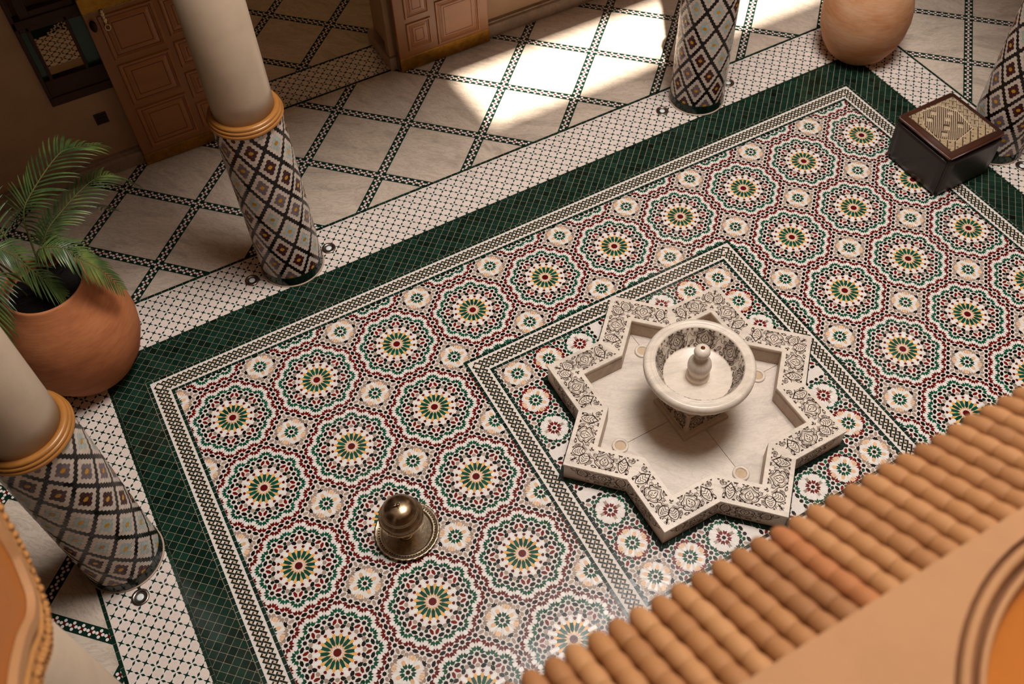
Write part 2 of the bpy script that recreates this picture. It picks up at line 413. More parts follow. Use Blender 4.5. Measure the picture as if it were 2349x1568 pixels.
def square_motif(cx, cy, a0, var, rg, ring=True):
    """the star flower that fills one square of side RS; a0 points at one of its corners"""
    c_arrow, c_ring, c_pent, c_vert, c_hex, c_pet, c_side = {
        1: ('glaze green', 'glaze taupe', 'glaze taupe', 'glaze taupe', 'glaze tan', 'glaze bright white', 'glaze tan'),
        2: ('glaze green', 'glaze red', 'glaze green', 'glaze red', 'glaze tan', 'glaze bright white', 'glaze tan'),
        3: ('glaze red', 'glaze green', 'glaze green', 'glaze taupe', 'glaze bright white', 'glaze taupe', 'glaze bright white')}[var]
    P = lambda kind, poly, mat, ang: put(kind, xf(poly, cx, cy, ang), mat, rg)
    P('star_tile', STAR8, 'glaze black', 0)
    for k in range(8): P('arrow_tile', [(u + .001, v * .95) for u, v in ARROW], c_arrow, a0 + k * PI / 4)
    for k in range(4):
        av = a0 + k * PI / 2; ae = av + PI / 4
        P('flower_tile', mirror_pts([(.0665, 0), (.083, .0165), (.098, .0195), (.117, .0145), (.1235, 0)]), c_hex, av)
        for sgn in (1, -1):
            P('white_petal_tile', [(u, v * sgn) for u, v in [(.049, .0203), (.081, .0185), (.098, .0212), (.119, .0172), (.134, .0110), (.1455, .0448), (.110, .0435), (.068, .0300)]], 'glaze bright white' if var < 3 else 'glaze white', av)
            P('flower_tile', [(u, v * sgn) for u, v in [(.112, .0225), (.127, .0188), (.158, .0245), (.1605, .030), (.150, .037), (.133, .0375)]], 'glaze tan' if var < 3 else 'glaze bright white', ae)
        P('flower_tile', mirror_pts([(.0650, 0), (.085, .0162), (.1225, .0152), (.1085, 0)]) , c_pet, ae)
        P('flower_tile', mirror_pts([(.110, 0), (.126, .0152), (.151, .0160), (.166, 0)]), c_side, ae)
        P('crown_tile', mirror_pts([(.152, .007), (.156, .0235), (.172, .0378), (.174, .0195), (.192, .0178), (.1845, 0)]), 'glaze black', av)
        P('hexagon_tile', [(.199, .004), (.212, .0150), (.246, .0155), (.263, 0), (.246, -.0155), (.212, -.0150), (.199, -.004)], c_vert, av)
        n_ = (math.cos(ae), math.sin(ae)); t_ = (-n_[1], n_[0]); vx = (cx + RS * .70711 * math.cos(av), cy + RS * .70711 * math.sin(av))
        for sgn in (1, -1):
            q = (cx + RS / 2 * n_[0] + sgn * RS / 6 * t_[0], cy + RS / 2 * n_[1] + sgn * RS / 6 * t_[1])
            P2 = lambda kind, h, mat, ang: put(kind, xf(h, *q, ang), mat, rg)
            P2('arrow_tile', ARROW, c_ring, ae + PI); P2('arrow_tile', ARROW, c_ring, ae + PI + sgn * PI / 4)
            P2('green_pentagon_tile' if 'green' in c_pent else 'taupe_tile', PENT, c_pent, ae + PI - sgn * PI / 4)
            if ring and node_once('s', *q): put('star_tile', xf(STAR8, *q), 'glaze black', rg)
            if ring:
                q2 = (cx + RS / 2 * n_[0] + sgn * RS / 3 * t_[0], cy + RS / 2 * n_[1] + sgn * RS / 3 * t_[1])
                if node_once('h', *q2): put('hexagon_tile', xf(HEXA, *q2, ae + PI / 2), 'glaze black', rg)
        if ring:
            q2 = (cx + RS / 2 * n_[0], cy + RS / 2 * n_[1])
            if node_once('h', *q2): put('hexagon_tile', xf(HEXA, *q2, ae + PI / 2), 'glaze black', rg)
            if node_once('s', *vx): put('star_tile', xf(STAR8, *vx), 'glaze black', rg)

for i in range(-1, 11):
    for j in range(-1, 6): rosette(i, j, FIELD)
for i in range(-1, 10):
    for j in range(-2, 6): square_motif(i + .5, j + .5, 0.0, 1, FIELD, ring=False)
off = [-1.397, -.983, -.569, 0.0, .569, .983, 1.397]
vmap = {0: 1, 1: 2, 2: 3, 3: 2, 4: 3, 5: 2, 6: 1}
for i, ox in enumerate(off):
    for j, oy in enumerate(off):
        if 1 < i < 5 and 1 < j < 5: continue
        e = min(i, 6 - i) + min(j, 6 - j)
        v_ = 1 if e == 0 else (2 if e in (1, 3) else 3)
        square_motif(CX + ox, CY + oy, PI / 4, v_, INNER)

# braid frames: an outer and an inner rectangle, each with two strips of dark green pieces
def frame_bands(x0, x1, y0, y1):
    sides = [((x0, y0), (1, 0), (0, 1), x1 - x0), ((x0, y0), (0, 1), (1, 0), y1 - y0),
             ((x1, y0), (0, 1), (-1, 0), y1 - y0), ((x0, y1), (1, 0), (0, -1), x1 - x0)]
    for (ox, oy), b_, a_, L in sides:
        W2 = lambda a, b__: (ox + a * a_[0] + b__ * b_[0], oy + a * a_[1] + b__ * b_[1])
        for d0 in (0.0, .2275):
            n_ = max(1, round((L - 2 * d0) / .079)); st = (L - 2 * d0) / n_
            for k in range(n_):
                s0, s1 = d0 + k * st + .002, d0 + (k + 1) * st - .002
                if k == 0: s0 = d0 + .0
                if k == n_ - 1: s1 = L - d0
                e0 = .036 if k == 0 else 0; e1 = .036 if k == n_ - 1 else 0
                piece('strip_tile', [W2(d0, s0), W2(d0 + .036, s0 + e0), W2(d0 + .036, s1 - e1), W2(d0, s1)], 'glaze dark green')
        per = .0602; k0 = 0
        n_ = int((L - .12) / per)
        r2 = math.sqrt(.5)
        def rect(p0, p1, q0, q1, bb):
            return [W2(.057 + r2 * (p + q), bb + r2 * (q - p)) for p, q in ((p0, q0), (p1, q0), (p1, q1), (p0, q1))]
        for k in range(n_ + 1):
            bb = .06 + k * per
            for kd, rc in (('braid_tile', (0, .0195, 0, .083)), ('braid_tile', (.0185, .040, 0, .0165)), ('braid_tile', (.0215, .090, .0415, .0590)),
                           ('braid_tile', (.052, .0715, .0605, .1412)), ('braid_tile', (.0315, .0515, .1247, .1412)),
                           ('bead_tile', (.0225, .038, .019, .038)), ('bead_tile', (.0335, .049, .104, .122))):
                pl = rect(*rc, bb)
                # mitre at both ends
                mit = []
                for (x, y) in pl:
                    mit.append((x, y))
                a_of = lambda p: (p[0] - ox) * a_[0] + (p[1] - oy) * a_[1]
                b_of = lambda p: (p[0] - ox) * b_[0] + (p[1] - oy) * b_[1]
                cc = (sum(map(a_of, mit)) / 4, sum(map(b_of, mit)) / 4)
                if cc[1] < cc[0] or cc[1] > L - cc[0]: continue
                piece(kd, mit, 'glaze olive black' if kd == 'braid_tile' else 'glaze tan')
OX0, OX1, OY0, OY1 = FX0 - .265, FX1 + .265 - .02, FY0 - .262, FY1 + .265
frame_bands(OX0, OX1, OY0, OY1)
frame_bands(IX0, IX1, IY0, IY1)

# green band of square tiles laid diagonally, then a thin strip, the white mosaic band and another strip
GX0, GX1, GY0, GY1 = -1.078, 10.00, -1.398, 6.36
HX0, HX1, HY0, HY1 = GX0 - .037, GX1 + .037, GY0 - .035, GY1 + .035
WX0, WX1, WY0, WY1 = -1.80, 10.735, -2.145, 7.1
ZX0, ZX1, ZY0, ZY1 = WX0 - .038, WX1 + .038, WY0 - .038, WY1 + .038
def ring_regions(ox0, ox1, oy0, oy1, ix0, ix1, iy0, iy1):
    return [(ox0, ix0, oy0, oy1), (ix1, ox1, oy0, oy1), (ix0, ix1, oy0, iy0), (ix0, ix1, iy1, oy1)]
GREEN = ring_regions(GX0, GX1, GY0, GY1, OX0 - .005, OX1 + .005, OY0 - .005, OY1 + .005)
r2 = math.sqrt(.5); g = .0822
for iu in range(-30, 215):
    for iv in range(-100, 170):
        u0, v0 = .46 + iu * g, -1.915 + iv * g
        xc, yc = r2 * (u0 + v0 + g), r2 * (u0 - v0)
        if not (GX0 - .1 < xc < GX1 + .1 and GY0 - .1 < yc < GY1 + .1): continue
        if OX0 + .1 < xc < OX1 - .1 and OY0 + .1 < yc < OY1 - .1: continue
        h = .0024
        pl = [(r2 * (u + v), r2 * (u - v)) for u, v in ((u0 + h, v0 + h), (u0 + g - h, v0 + h), (u0 + g - h, v0 + g - h), (u0 + h, v0 + g - h))]
        put('green_tile', pl, 'glaze dark green', GREEN)
def strip_ring(x0, x1, y0, y1, wd):
    for (ox, oy), b_, a_, L in [((x0, y0), (1, 0), (0, 1), x1 - x0), ((x0, y0), (0, 1), (1, 0), y1 - y0), ((x1, y0), (0, 1), (-1, 0), y1 - y0)]:
        n_ = round(L / .088); st = L / n_
        for k in range(n_):
            s0, s1 = k * st + .002, (k + 1) * st - .002
            if k == 0: s0 += wd
            piece('strip_tile', [(ox + a * a_[0] + s * b_[0], oy + a * a_[1] + s * b_[1]) for a, s in ((.001, s0), (wd - .001, s0), (wd - .001, s1), (.001, s1))], 'glaze dark green')
strip_ring(HX0, HX1, HY0, HY1, .036)
strip_ring(ZX0, ZX1, ZY0, ZY1, .037)
LOZ = [(.006, 0), (.034, .0125), (.062, 0), (.034, -.0125)]
SM4 = star(.043, .0125, 4)
def white_mosaic(x0, x1, y0, y1, gx, gy, rg):
    p = .1515
    for i in range(int((x0 - gx) / p) - 1, int((x1 - gx) / p) + 2):
        for j in range(int((y0 - gy) / p) - 1, int((y1 - gy) / p) + 2):
            x, y = gx + i * p, gy + j * p
            if x < x0 - p or x > x1 + p or y < y0 - p or y > y1 + p: continue
            for k in range(4): put('lozenge_tile', xf(LOZ, x, y, PI / 4 + k * PI / 2), 'glaze dark green', rg)
            put('four_point_star_tile', xf(SM4, x + p / 2, y + p / 2, PI / 4), 'glaze dark green', rg)
            for k, (dx, dy) in enumerate(((p / 2, 0), (0, p / 2))):
                ov = [(.0385 * math.cos(a) * (1.0), .048 * math.sin(a)) for a in np.linspace(0, 2 * PI, 13)[:-1]]
                put('pebble_tile', xf(ov, x + dx, y + dy, k * PI / 2), 'glaze pinkish', rg)
white_mosaic(WX0, HX0, HY0, WY1, -1.234, 1.506, [(WX0, HX0, HY0, WY1)])
white_mosaic(HX1, WX1, HY0, WY1, 10.17, 1.555, [(HX1, WX1, HY0, WY1)])
white_mosaic(WX0, WX1, WY0, HY0, .106, -1.828, [(WX0, WX1, WY0, HY0)])
# threshold of the doorway
TH = (1.63, 4.12, -5.26, -4.62)
white_mosaic(*TH, .02, .03, [TH])
for y in (-4.60, -5.27):
    for k in range(28): piece('strip_tile', [(1.63 + k * .089 + .002, y - .018), (1.63 + k * .089 + .087, y - .018), (1.63 + k * .089 + .087, y + .018), (1.63 + k * .089 + .002, y + .018)], 'glaze dark green')

# marble floor of the galleries: slabs on a diagonal grid divided by bands of small flowers
ROOM = (-4.6, 13.8, -4.575, 9.0)
OUT = [(ROOM[0], ROOM[1], ROOM[2], ZY0), (ROOM[0], ZX0, ZY0, 7.0), (ZX1, ROOM[1], ZY0, 7.0)]
BACK = [(-2.5, 7.0, -9.0, -5.292)]
SLABS = []
def marble_grid(u0, du, v0, dv, nu, nv, regions, fl):
    bw = .0625
    for iu in nu:
        for iv in nv:
            ua, ub = u0 + iu * du + bw, u0 + (iu + 1) * du - bw
            va, vb = v0 + iv * dv + bw, v0 + (iv + 1) * dv - bw
            pl = [(r2 * (u + v), r2 * (u - v)) for u, v in ((ua, va), (ub, va), (ub, vb), (ua, vb))]
            for rg in regions:
                q = clip_rect(pl, *rg)
                if len(q) >= 3 and abs(area2(q)) > .004: SLABS.append(q)
            # flowers on the crossing and along both bands
            for along in (0, 1):
                L = du if along == 0 else dv; n_ = 11; st = L / n_
                for k in range(n_):
                    if k == 0 and along == 1: continue
                    uc, vc = u0 + iu * du + (k * st if along == 0 else 0), v0 + iv * dv + (k * st if along == 1 else 0)
                    x, y = r2 * (uc + vc), r2 * (uc - vc)
                    if not any(rg[0] - .1 < x < rg[1] + .1 and rg[2] - .1 < y < rg[3] + .1 for rg in regions): continue
                    pr = project(x, y)
                    if pr is None or not (-60 < pr[0] < 2420 and -60 < pr[1] < 1640): continue
                    ang = PI / 4 if along == 0 else -PI / 4
                    for d in range(4):
                        cxx, cyy = x + .0315 * math.cos(ang + d * PI / 2), y + .0315 * math.sin(ang + d * PI / 2)
                        put('flower_dot_tile', xf([(.0165 * math.cos(t + .39), .0165 * math.sin(t + .39)) for t in np.linspace(0, 2 * PI, 9)[:-1]], cxx, cyy, ang), 'glaze white', regions)
                    put('flower_heart_tile', xf(star(.026, .0105, 4, PI / 4), x, y, ang), 'glaze maroon', regions)
marble_grid(.233, 1.0735, 1.80, 1.0885, range(-8, 12), range(-9, 12), OUT, True)
marble_grid(-2.747, 1.04, 6.9, 1.06, range(-3, 6), range(-4, 4), BACK, True)

# ------------------------------------------------------------------ build the floor
floor_bm = box_bm(ROOM[0] - .2, ROOM[1] + .2, -9.2, 9.6, -.30, -.0035)
floor = struct(bm_obj('floor', floor_bm, 'mortar sand'))
def prism(poly, top=0.0, depth=.004, tilt=.0, shrink=.0):
    p = np.asarray(poly, float)
    if area2(p) > 0: p = p[::-1]           # y is flipped in V, so this is counter-clockwise there
    c = p.mean(0); q = c + (p - c) * (1 - shrink)
    n_ = len(q)
    gx, gy = (rng.normal(0, tilt), rng.normal(0, tilt)) if tilt else (0, 0)
    vs = [(x * S, -y * S, (top + gx * (x - c[0]) + gy * (y - c[1])) * S) for x, y in q]
    vs += [(x * S, -y * S, (top - depth) * S) for x, y in q]
    fs = [tuple(range(n_))] + [(i, i + n_, (i + 1) % n_ + n_, (i + 1) % n_) for i in range(n_)]
    return vs, fs, c
# white bed of the mosaic and dark bed of the flower bands
def sheet(name, rects, z, mat):
    vs, fs = [], []
    for x0, x1, y0, y1 in rects:
        k = len(vs); vs += [tuple(V(*p, z)) for p in ((x0, y0), (x0, y1), (x1, y1), (x1, y0))]; fs.append((k, k + 1, k + 2, k + 3))
    return mesh_obj(name, vs, fs, mat, parent=floor, tone=[.5] * len(fs))
sheet('mosaic_bed', [(OX0, OX1, OY0, OY1), (WX0, HX0, HY0, WY1), (HX1, WX1, HY0, WY1), (WX0, WX1, WY0, HY0), TH], -.0016, 'mortar white')
sheet('band_bed', [(ROOM[0], ROOM[1], ROOM[2], ZY0), (ROOM[0], ZX0, ZY0, 7.0), (ZX1, ROOM[1], ZY0, 7.0), (-2.5, 7, -9, -5.292)], -.0014, 'glaze dark green')
def in_view(c, z=0.0):
    pr = project(c[0], c[1], z)
    if pr is None: return None
    u, v, d = pr
    if not (0 < u < IW and 0 < v < IH): return None
    if v > 1560 - (u - 1180) * .56: return None          # behind the tiled eave
    return d
SEPARATE = {'petal_tile': 300, 'star_tile': 300, 'hexagon_tile': 300, 'green_tile': 300, 'strip_tile': 300, 'arrow_tile': 260,
            'rosette_center_tile': 60, 'white_petal_tile': 200, 'crown_tile': 200, 'pebble_tile': 300, 'shield_tile': 200, 'lozenge_tile': 200}
SHR = {'green_tile': 0, 'strip_tile': 0}
TILT = {'green_tile': .010, 'strip_tile': .010, 'pebble_tile': .006}
for kind, lst in PIECES.items():
    dist = [(in_view(p.mean(0)), i) for i, (p, _m) in enumerate(lst)]
    order = sorted((d, i) for d, i in dist if d is not None)
    single = {i for _d, i in order[:SEPARATE.get(kind, 0)]}
    mats = sorted({m_ for _p, m_ in lst}); mi = {m_: k for k, m_ in enumerate(mats)}
    vs, fs, fm, tn = [], [], [], []
    tl = TILT.get(kind, .006)
    for i, (p, m_) in enumerate(lst):
        t_ = float(np.clip(rng.normal(.5, .17), 0, 1))
        if kind == 'green_tile' and rng.random() < .06: t_ = float(rng.uniform(.85, 1))
        pv, pf, c = prism(p, tilt=tl, shrink=SHR.get(kind, .008))
        if i in single:
            o = Vector((c[0] * S, -c[1] * S, 0))
            mesh_obj(kind, [tuple(Vector(q) - o) for q in pv], pf, m_, parent=floor, tone=[t_] * len(pf), loc=o)
        else:
            k = len(vs); vs += pv; fs += [tuple(a + k for a in f) for f in pf]; fm += [mi[m_]] * len(pf); tn += [t_] * len(pf)
    if vs: mesh_obj(kind + 's', vs, fs, mats, fm, floor, tone=tn, kind='stuff')
for q in SLABS:
    pv, pf, c = prism(q, shrink=.0)
    o = Vector((c[0] * S, -c[1] * S, 0))
    mesh_obj('marble_slab', [tuple(Vector(a) - o) for a in pv], pf, 'floor marble', parent=floor, loc=o)

# ------------------------------------------------------------------ walls, ceiling, roof
YW = -4.62; TW = .75
def wall(name, x0, x1, y0, y1, z0, z1, mat='wall plaster'):
    return struct(bm_obj(name, box_bm(x0, x1, y0, y1, z0, z1), mat))
bmw = bmesh.new()
for a in ((-4.8, -.41, 0, 6), (-.41, .42, 0, 1.27), (-.41, .42, 3.6, 6), (.42, 1.62, 0, 6), (1.62, 4.13, 4.9, 6), (4.13, 14.0, 0, 6)):
    box_bm(a[0], a[1], YW - TW, YW, a[2], a[3], bmw)
wall_n = struct(bm_obj('wall_north', bmw, 'wall plaster'))
wall('wall_west', -4.9, -4.6, YW - TW, 9.6, 0, 6, 'dark wall plaster')
wall('wall_east', 13.8, 14.1, YW - TW, 9.6, 0, 6)
wall('wall_south', -4.9, 14.1, 9.4, 9.7, 0, 18)
wall('wall_chamber', -2.8, 7.3, -9.2, -8.9, 0, 6, 'dark wall plaster')
wall('wall_chamber_west', -2.8, -2.5, -9.2, YW - TW, 0, 6, 'dark wall plaster')
wall('wall_chamber_east', 7.0, 7.3, -9.2, YW - TW, 0, 6, 'dark wall plaster')
bmc = bmesh.new()
for a in ((-4.9, 14.1, -9.2, -1.55), (-4.9, -2.1, -1.55, 9.6), (10.2, 14.1, -1.55, 9.6), (-1.2, 10.2, 7.3, 9.6)): box_bm(*a, 6.0, 6.35, bmc)
ceiling = struct(bm_obj('ceiling', bmc, 'ceiling wood'))
wall('wall_upper_north', -2.4, 10.6, -1.95, -1.6, 6.35, 18, 'upper wall plaster')
wall('wall_upper_west', -2.4, -2.05, -1.6, 9.4, 6.35, 18, 'upper wall plaster')
wall('wall_upper_east', 10.3, 10.65, -1.6, 9.4, 6.35, 18, 'upper wall plaster')
bmr = bmesh.new()
for a in ((-2.5, 10.8, -2.0, 3.55), (-2.5, .52, 3.55, 4.86), (9.9, 10.8, 3.55, 4.86), (-2.5, 10.8, 4.86, 9.7)): box_bm(*a, 18, 18.3, bmr)
struct(bm_obj('ceiling_roof', bmr, 'upper wall plaster'))
# plinth along the back wall
def plinth(name, x0, x1):
    bm = bmesh.new(); prof = [(0, 0), (.10, 0), (.10, .17), (.085, .20), (.05, .215), (.05, .235), (.0, .245)]
    a = [bm.verts.new(V(x0, YW + p, z)) for p, z in prof]; c = [bm.verts.new(V(x1, YW + p, z)) for p, z in prof]
    for i in range(len(prof) - 1): bm.faces.new((a[i], a[i + 1], c[i + 1], c[i]))
    bm.faces.new(a); bm.faces.new(list(reversed(c)))
    return struct(bm_obj(name, bm, 'plinth marble'))
plinth('baseboard_north', 4.13, 13.8); plinth('baseboard_northwest', -4.6, 1.62)
# cove strip at the foot of the doorway jamb
struct(bm_obj('trim_jamb', box_bm(4.02, 4.13, YW - TW - .02, YW + .06, 0, .22, bev=.01), 'plinth marble'))
struct(bm_obj('trim_door', box_bm(4.04, 4.135, YW - .12, YW + .03, .22, 4.9, bev=.012), 'wall plaster'))

# ------------------------------------------------------------------ doors
def panel_bm(x0, x1, z0, z1, y, d, w_, bm, inner=True):
    """raised moulding frame and bevelled field on the +y face of a leaf"""
    def loop(i, dy): return [bm.verts.new(V(a, y + dy, c)) for a, c in ((x0 + i, z0 + i), (x1 - i, z0 + i), (x1 - i, z1 - i), (x0 + i, z1 - i))]
    L = [loop(0, 0.0), loop(.012, .018), loop(.03, .018), loop(.045, .004), loop(.075, .004), loop(.105, .012)]
    for a, c in zip(L, L[1:]):
        for i in range(4): bm.faces.new((a[i], a[(i + 1) % 4], c[(i + 1) % 4], c[i]))
    bm.faces.new(L[-1])
    return bm
def door_leaf(name, x0, x1, ya, yb, z1, big, small, big_x, small_x, brass_z):
    leaf = bpy.data.objects.new(name, None); col.objects.link(leaf); struct(leaf)
    T = .075
    bm_obj('leaf_board', box_bm(x0, x1, ya - T, ya, .02, z1, bev=.006), 'door wood', leaf)
    for (a, c), xs in [(p, big_x) for p in big] + [(p, small_x) for p in small]:
        bm = panel_bm(xs[0], xs[1], a, c, ya + .001, 0, 0, bmesh.new())
        o = bm_obj('panel', bm, 'door panel wood', leaf)
        bmg = bmesh.new()          # dark scribed lines round the field
        for i in (.055, .128):
            for r_ in ((xs[0] + i, xs[1] - i, a + i, a + i + .009), (xs[0] + i, xs[1] - i, c - i - .009, c - i), (xs[0] + i, xs[0] + i + .009, a + i, c - i), (xs[1] - i - .009, xs[1] - i, a + i, c - i)):
                box_bm(r_[0], r_[1], ya - .004, ya + (.0062 if i < .1 else .0145), r_[2], r_[3], bmg)
        bm_obj('groove_line', bmg, 'door groove wood', o)
    # embossed brass sheet along the foot
    bm_obj('brass_sheet', box_bm(x0 - .004, x1 + .004, ya - T - .005, ya + .008, .015, brass_z, bev=.005), 'brass sheet', leaf)
    bmn = bmesh.new()
    n_ = int((x1 - x0) / .026)
    for k in range(n_):
        q = V(x0 + .013 + k * .026, ya + .008, brass_z - .012)
        bmesh.ops.create_icosphere(bmn, subdivisions=1, radius=.004, matrix=Matrix.Translation(q))
    bm_obj('nail_heads', bmn, 'bead metal', leaf, smooth=True, kind='stuff')
    return leaf
d1 = door_leaf('door_1', .33, 1.62, -4.44, 0, 4.8, [(.27, .94), (1.0, 1.63), (1.70, 2.34), (2.62, 3.3), (3.4, 4.1)], [(.30, .72), (.80, 1.22), (1.30, 1.70), (1.78, 2.32), (2.62, 3.1)], (.47, 1.13), (1.20, 1.53), .2)
d2 = door_leaf('door_2', 4.14, 5.60, -4.44, 0, 4.8, [(.27, 1.0), (1.08, 1.7), (1.8, 2.4), (2.5, 3.2)], [(.34, .80), (.87, 1.30), (1.4, 1.85), (1.95, 2.4)], (4.76, 5.46), (4.29, 4.68), .24)
# brass lock band and key pull on the left leaf
bm = box_bm(.325, 1.66, -4.45, -4.415, 2.40, 2.62, bev=.006)
bm_obj('lock_band', bm, 'brass sheet', d1)
bmn = bmesh.new()
for k in range(50):
    bmesh.ops.create_icosphere(bmn, subdivisions=1, radius=.0045, matrix=Matrix.Translation(V(.34 + k * .026, -4.414, 2.41)))
bm_obj('nail_heads', bmn, 'bead metal', d1, smooth=True, kind='stuff')
bm = bmesh.new()
for z, r_ in ((2.40, .022), (2.36, .03), (2.32, .02), (2.28, .028), (2.245, .018)):
    bmesh.ops.create_icosphere(bm, subdivisions=2, radius=r_ * S, matrix=Matrix.Translation(V(.545, -4.405, z)) @ Matrix.Diagonal((1, .5, 1.2, 1)))
ringv = []
for i in range(16):
    a = 2 * PI * i / 16; rr_ = []
    for k in range(6):
        b_ = 2 * PI * k / 6; rad = .03 + .011 * math.cos(b_)
        rr_.append(bm.verts.new(V(.545 + rad * math.cos(a), -4.40 + .011 * math.sin(b_), 2.185 + 1.3 * rad * math.sin(a))))
    ringv.append(rr_)
for i in range(16):
    for k in range(6): bm.faces.new((ringv[i][k], ringv[i][(k + 1) % 6], ringv[(i + 1) % 16][(k + 1) % 6], ringv[(i + 1) % 16][k]))
bm_obj('key_pull', bm, 'bead metal', d1, smooth=True)
bm = bmesh.new(); bmesh.ops.create_uvsphere(bm, u_segments=12, v_segments=8, radius=.028, matrix=Matrix.Translation(V(.40, -4.41, 2.24)) @ Matrix.Diagonal((.8, 1, 1.5, 1)))
bm_obj('knob', bm, 'pierced metal', d1, smooth=True)

# ------------------------------------------------------------------ window with coloured panes in the back wall
win = bpy.data.objects.new('window_1', None); col.objects.link(win); struct(win)
bm = bmesh.new(); yf = YW + .03
for a in ((-.43, .44, 1.24, 1.36), (-.43, .44, 2.36, 2.47), (-.43, -.385, 1.36, 3.7), (.35, .44, 1.36, 3.7), (-.43, .44, 3.55, 3.7)): box_bm(a[0], a[1], YW - .12, yf, a[2], a[3], bm, bev=.006)
bm_obj('window_frame', bm, 'window wood', win)
bm = bmesh.new()
for a in ((-.385, .35, 1.36, 1.60), (-.315, -.275, 1.60, 2.36), (.125, .165, 1.60, 2.36), (-.385, .35, 2.30, 2.36), (-.315, -.20, 2.47, 3.5), (.20, .30, 2.47, 3.5), (-.20, .2, 2.47, 2.55)): box_bm(a[0], a[1], YW - .10, yf - .02, a[2], a[3], bm, bev=.004)
bm_obj('sash', bm, 'window wood', win)
for nm, a, mt in (('clear_pane', (-.275, .125, 1.60, 2.30), 'clear glass'), ('green_pane', (-.385, -.315, 1.60, 2.36), 'green glass'), ('green_pane', (.165, .35, 1.60, 2.36), 'green glass'), ('clear_pane', (-.20, .20, 2.55, 3.5), 'clear glass')):
    o = bm_obj(nm, box_bm(a[0], a[1], YW - .065, YW - .055, a[2], a[3]), mt, win)
    if mt == 'green glass': o['label'] = 'green glass pane'
bm = box_bm(-.042, .118, YW, YW + .015, .755, .925, bev=.004)
vent = thing('vent_grille', 'small dark square vent grille low on the brown plaster wall', 'vent', V(.04, YW, .75))
def rep(o, par):
    o.parent = par; o.matrix_parent_inverse = Matrix.Translation(par.location).inverted(); return o
rep(bm_obj('vent_plate', bm, 'dark recess'), vent)
bm = bmesh.new()
for k in range(5): box_bm(-.03, .106, YW + .014, YW + .024, .775 + k * .029, .787 + k * .029, bm)
rep(bm_obj('louvre', bm, 'window wood'), vent)

# lamps of the chamber behind the doorway (out of sight)
for loc, e in (((4.6, -6.4, 3.4), 6.0), ((-1.5, -7.2, 3.2), 9.0)):
    pl = bpy.data.lights.new('lantern', 'POINT'); po = bpy.data.objects.new('lantern', pl); col.objects.link(po)
    pl.energy = e; pl.color = (1.0, .62, .30); pl.shadow_soft_size = .06; po.location = V(*loc)
# tiled strip of the chamber floor seen through the window
PIECES.clear()
white_mosaic(-1.2, .8, -8.1, -7.0, .03, -7.4, [(-1.2, .8, -8.1, -7.0)])
sheet('chamber_mosaic_bed', [(-1.2, .8, -8.1, -7.0)], .002, 'mortar white')
for kind, lst in PIECES.items():
    vs, fs, fm = [], [], []
    mt = lst[0][1]
    for p, m_ in lst:
        pv, pf, c = prism(p, top=.006, tilt=.004); k = len(vs); vs += pv; fs += [tuple(a + k for a in f) for f in pf]
    mesh_obj(kind + 's', vs, fs, mt, None, floor, tone=[.5] * len(fs), kind='stuff')

# ------------------------------------------------------------------ columns
CR, RZ = .371, 2.44
SEQ = ['glaze mauve', 'glaze plum', 'glaze light blue', 'glaze plum', 'glaze light blue', 'glaze mauve', 'glaze plum', 'glaze light blue']
def hexes(cx, cy, seq, phase):
    """hexagonal tesserae round the shaft: (centre angle, z, material)"""
    nrow = 48; d = 2 * PI / nrow; dz = 2 * PI * CR / nrow * .8660254
    out = []
    r0 = 0
    z = .165
    row = 0
    while z < RZ - .05:
        for k in range(nrow):
            ang = d * (k + .5 * (row % 2)) + phase
            # lattice indices along the two slanted directions
            ii = row; aa = (2 * k + row % 2)          # doubled horizontal index
            i = (aa + ii) // 2; j = (ii - aa) // 2
            im, jm = i % 6, j % 6
            if im == 0 or jm == 0: m_ = 'glaze black'
            elif im == 3 and jm == 3: m_ = 'glaze yellow'
            elif 2 <= im <= 4 and 2 <= jm <= 4: m_ = seq[(i // 6) % 8]
            else: m_ = 'column white'
            out.append((ang, z, m_))
        row += 1; z += dz
    return out, d, dz
def hex_prism(ang, z, d, dz, rr, thick=.006):
    hv = [(.5 * d * math.sin(k * PI / 3) / .8660254, dz * .6667 * math.cos(k * PI / 3)) for k in range(6)]
    s_ = .955
    t1, t2 = rng.normal(0, .012, 2)
    vs = []
    for lay in (1, 0):
        for a, b_ in hv:
            r_ = rr + (thick + t1 * a * 1.0 + t2 * b_ if lay else -.004); A = ang + a * s_
            vs.append(tuple(Vector((math.cos(A) * r_ * S, math.sin(A) * r_ * S, (z + b_ * s_) * S))))
    fs = [tuple(range(5, -1, -1))] + [(i, (i + 1) % 6, (i + 1) % 6 + 6, i + 6) for i in range(6)]
    return vs, fs
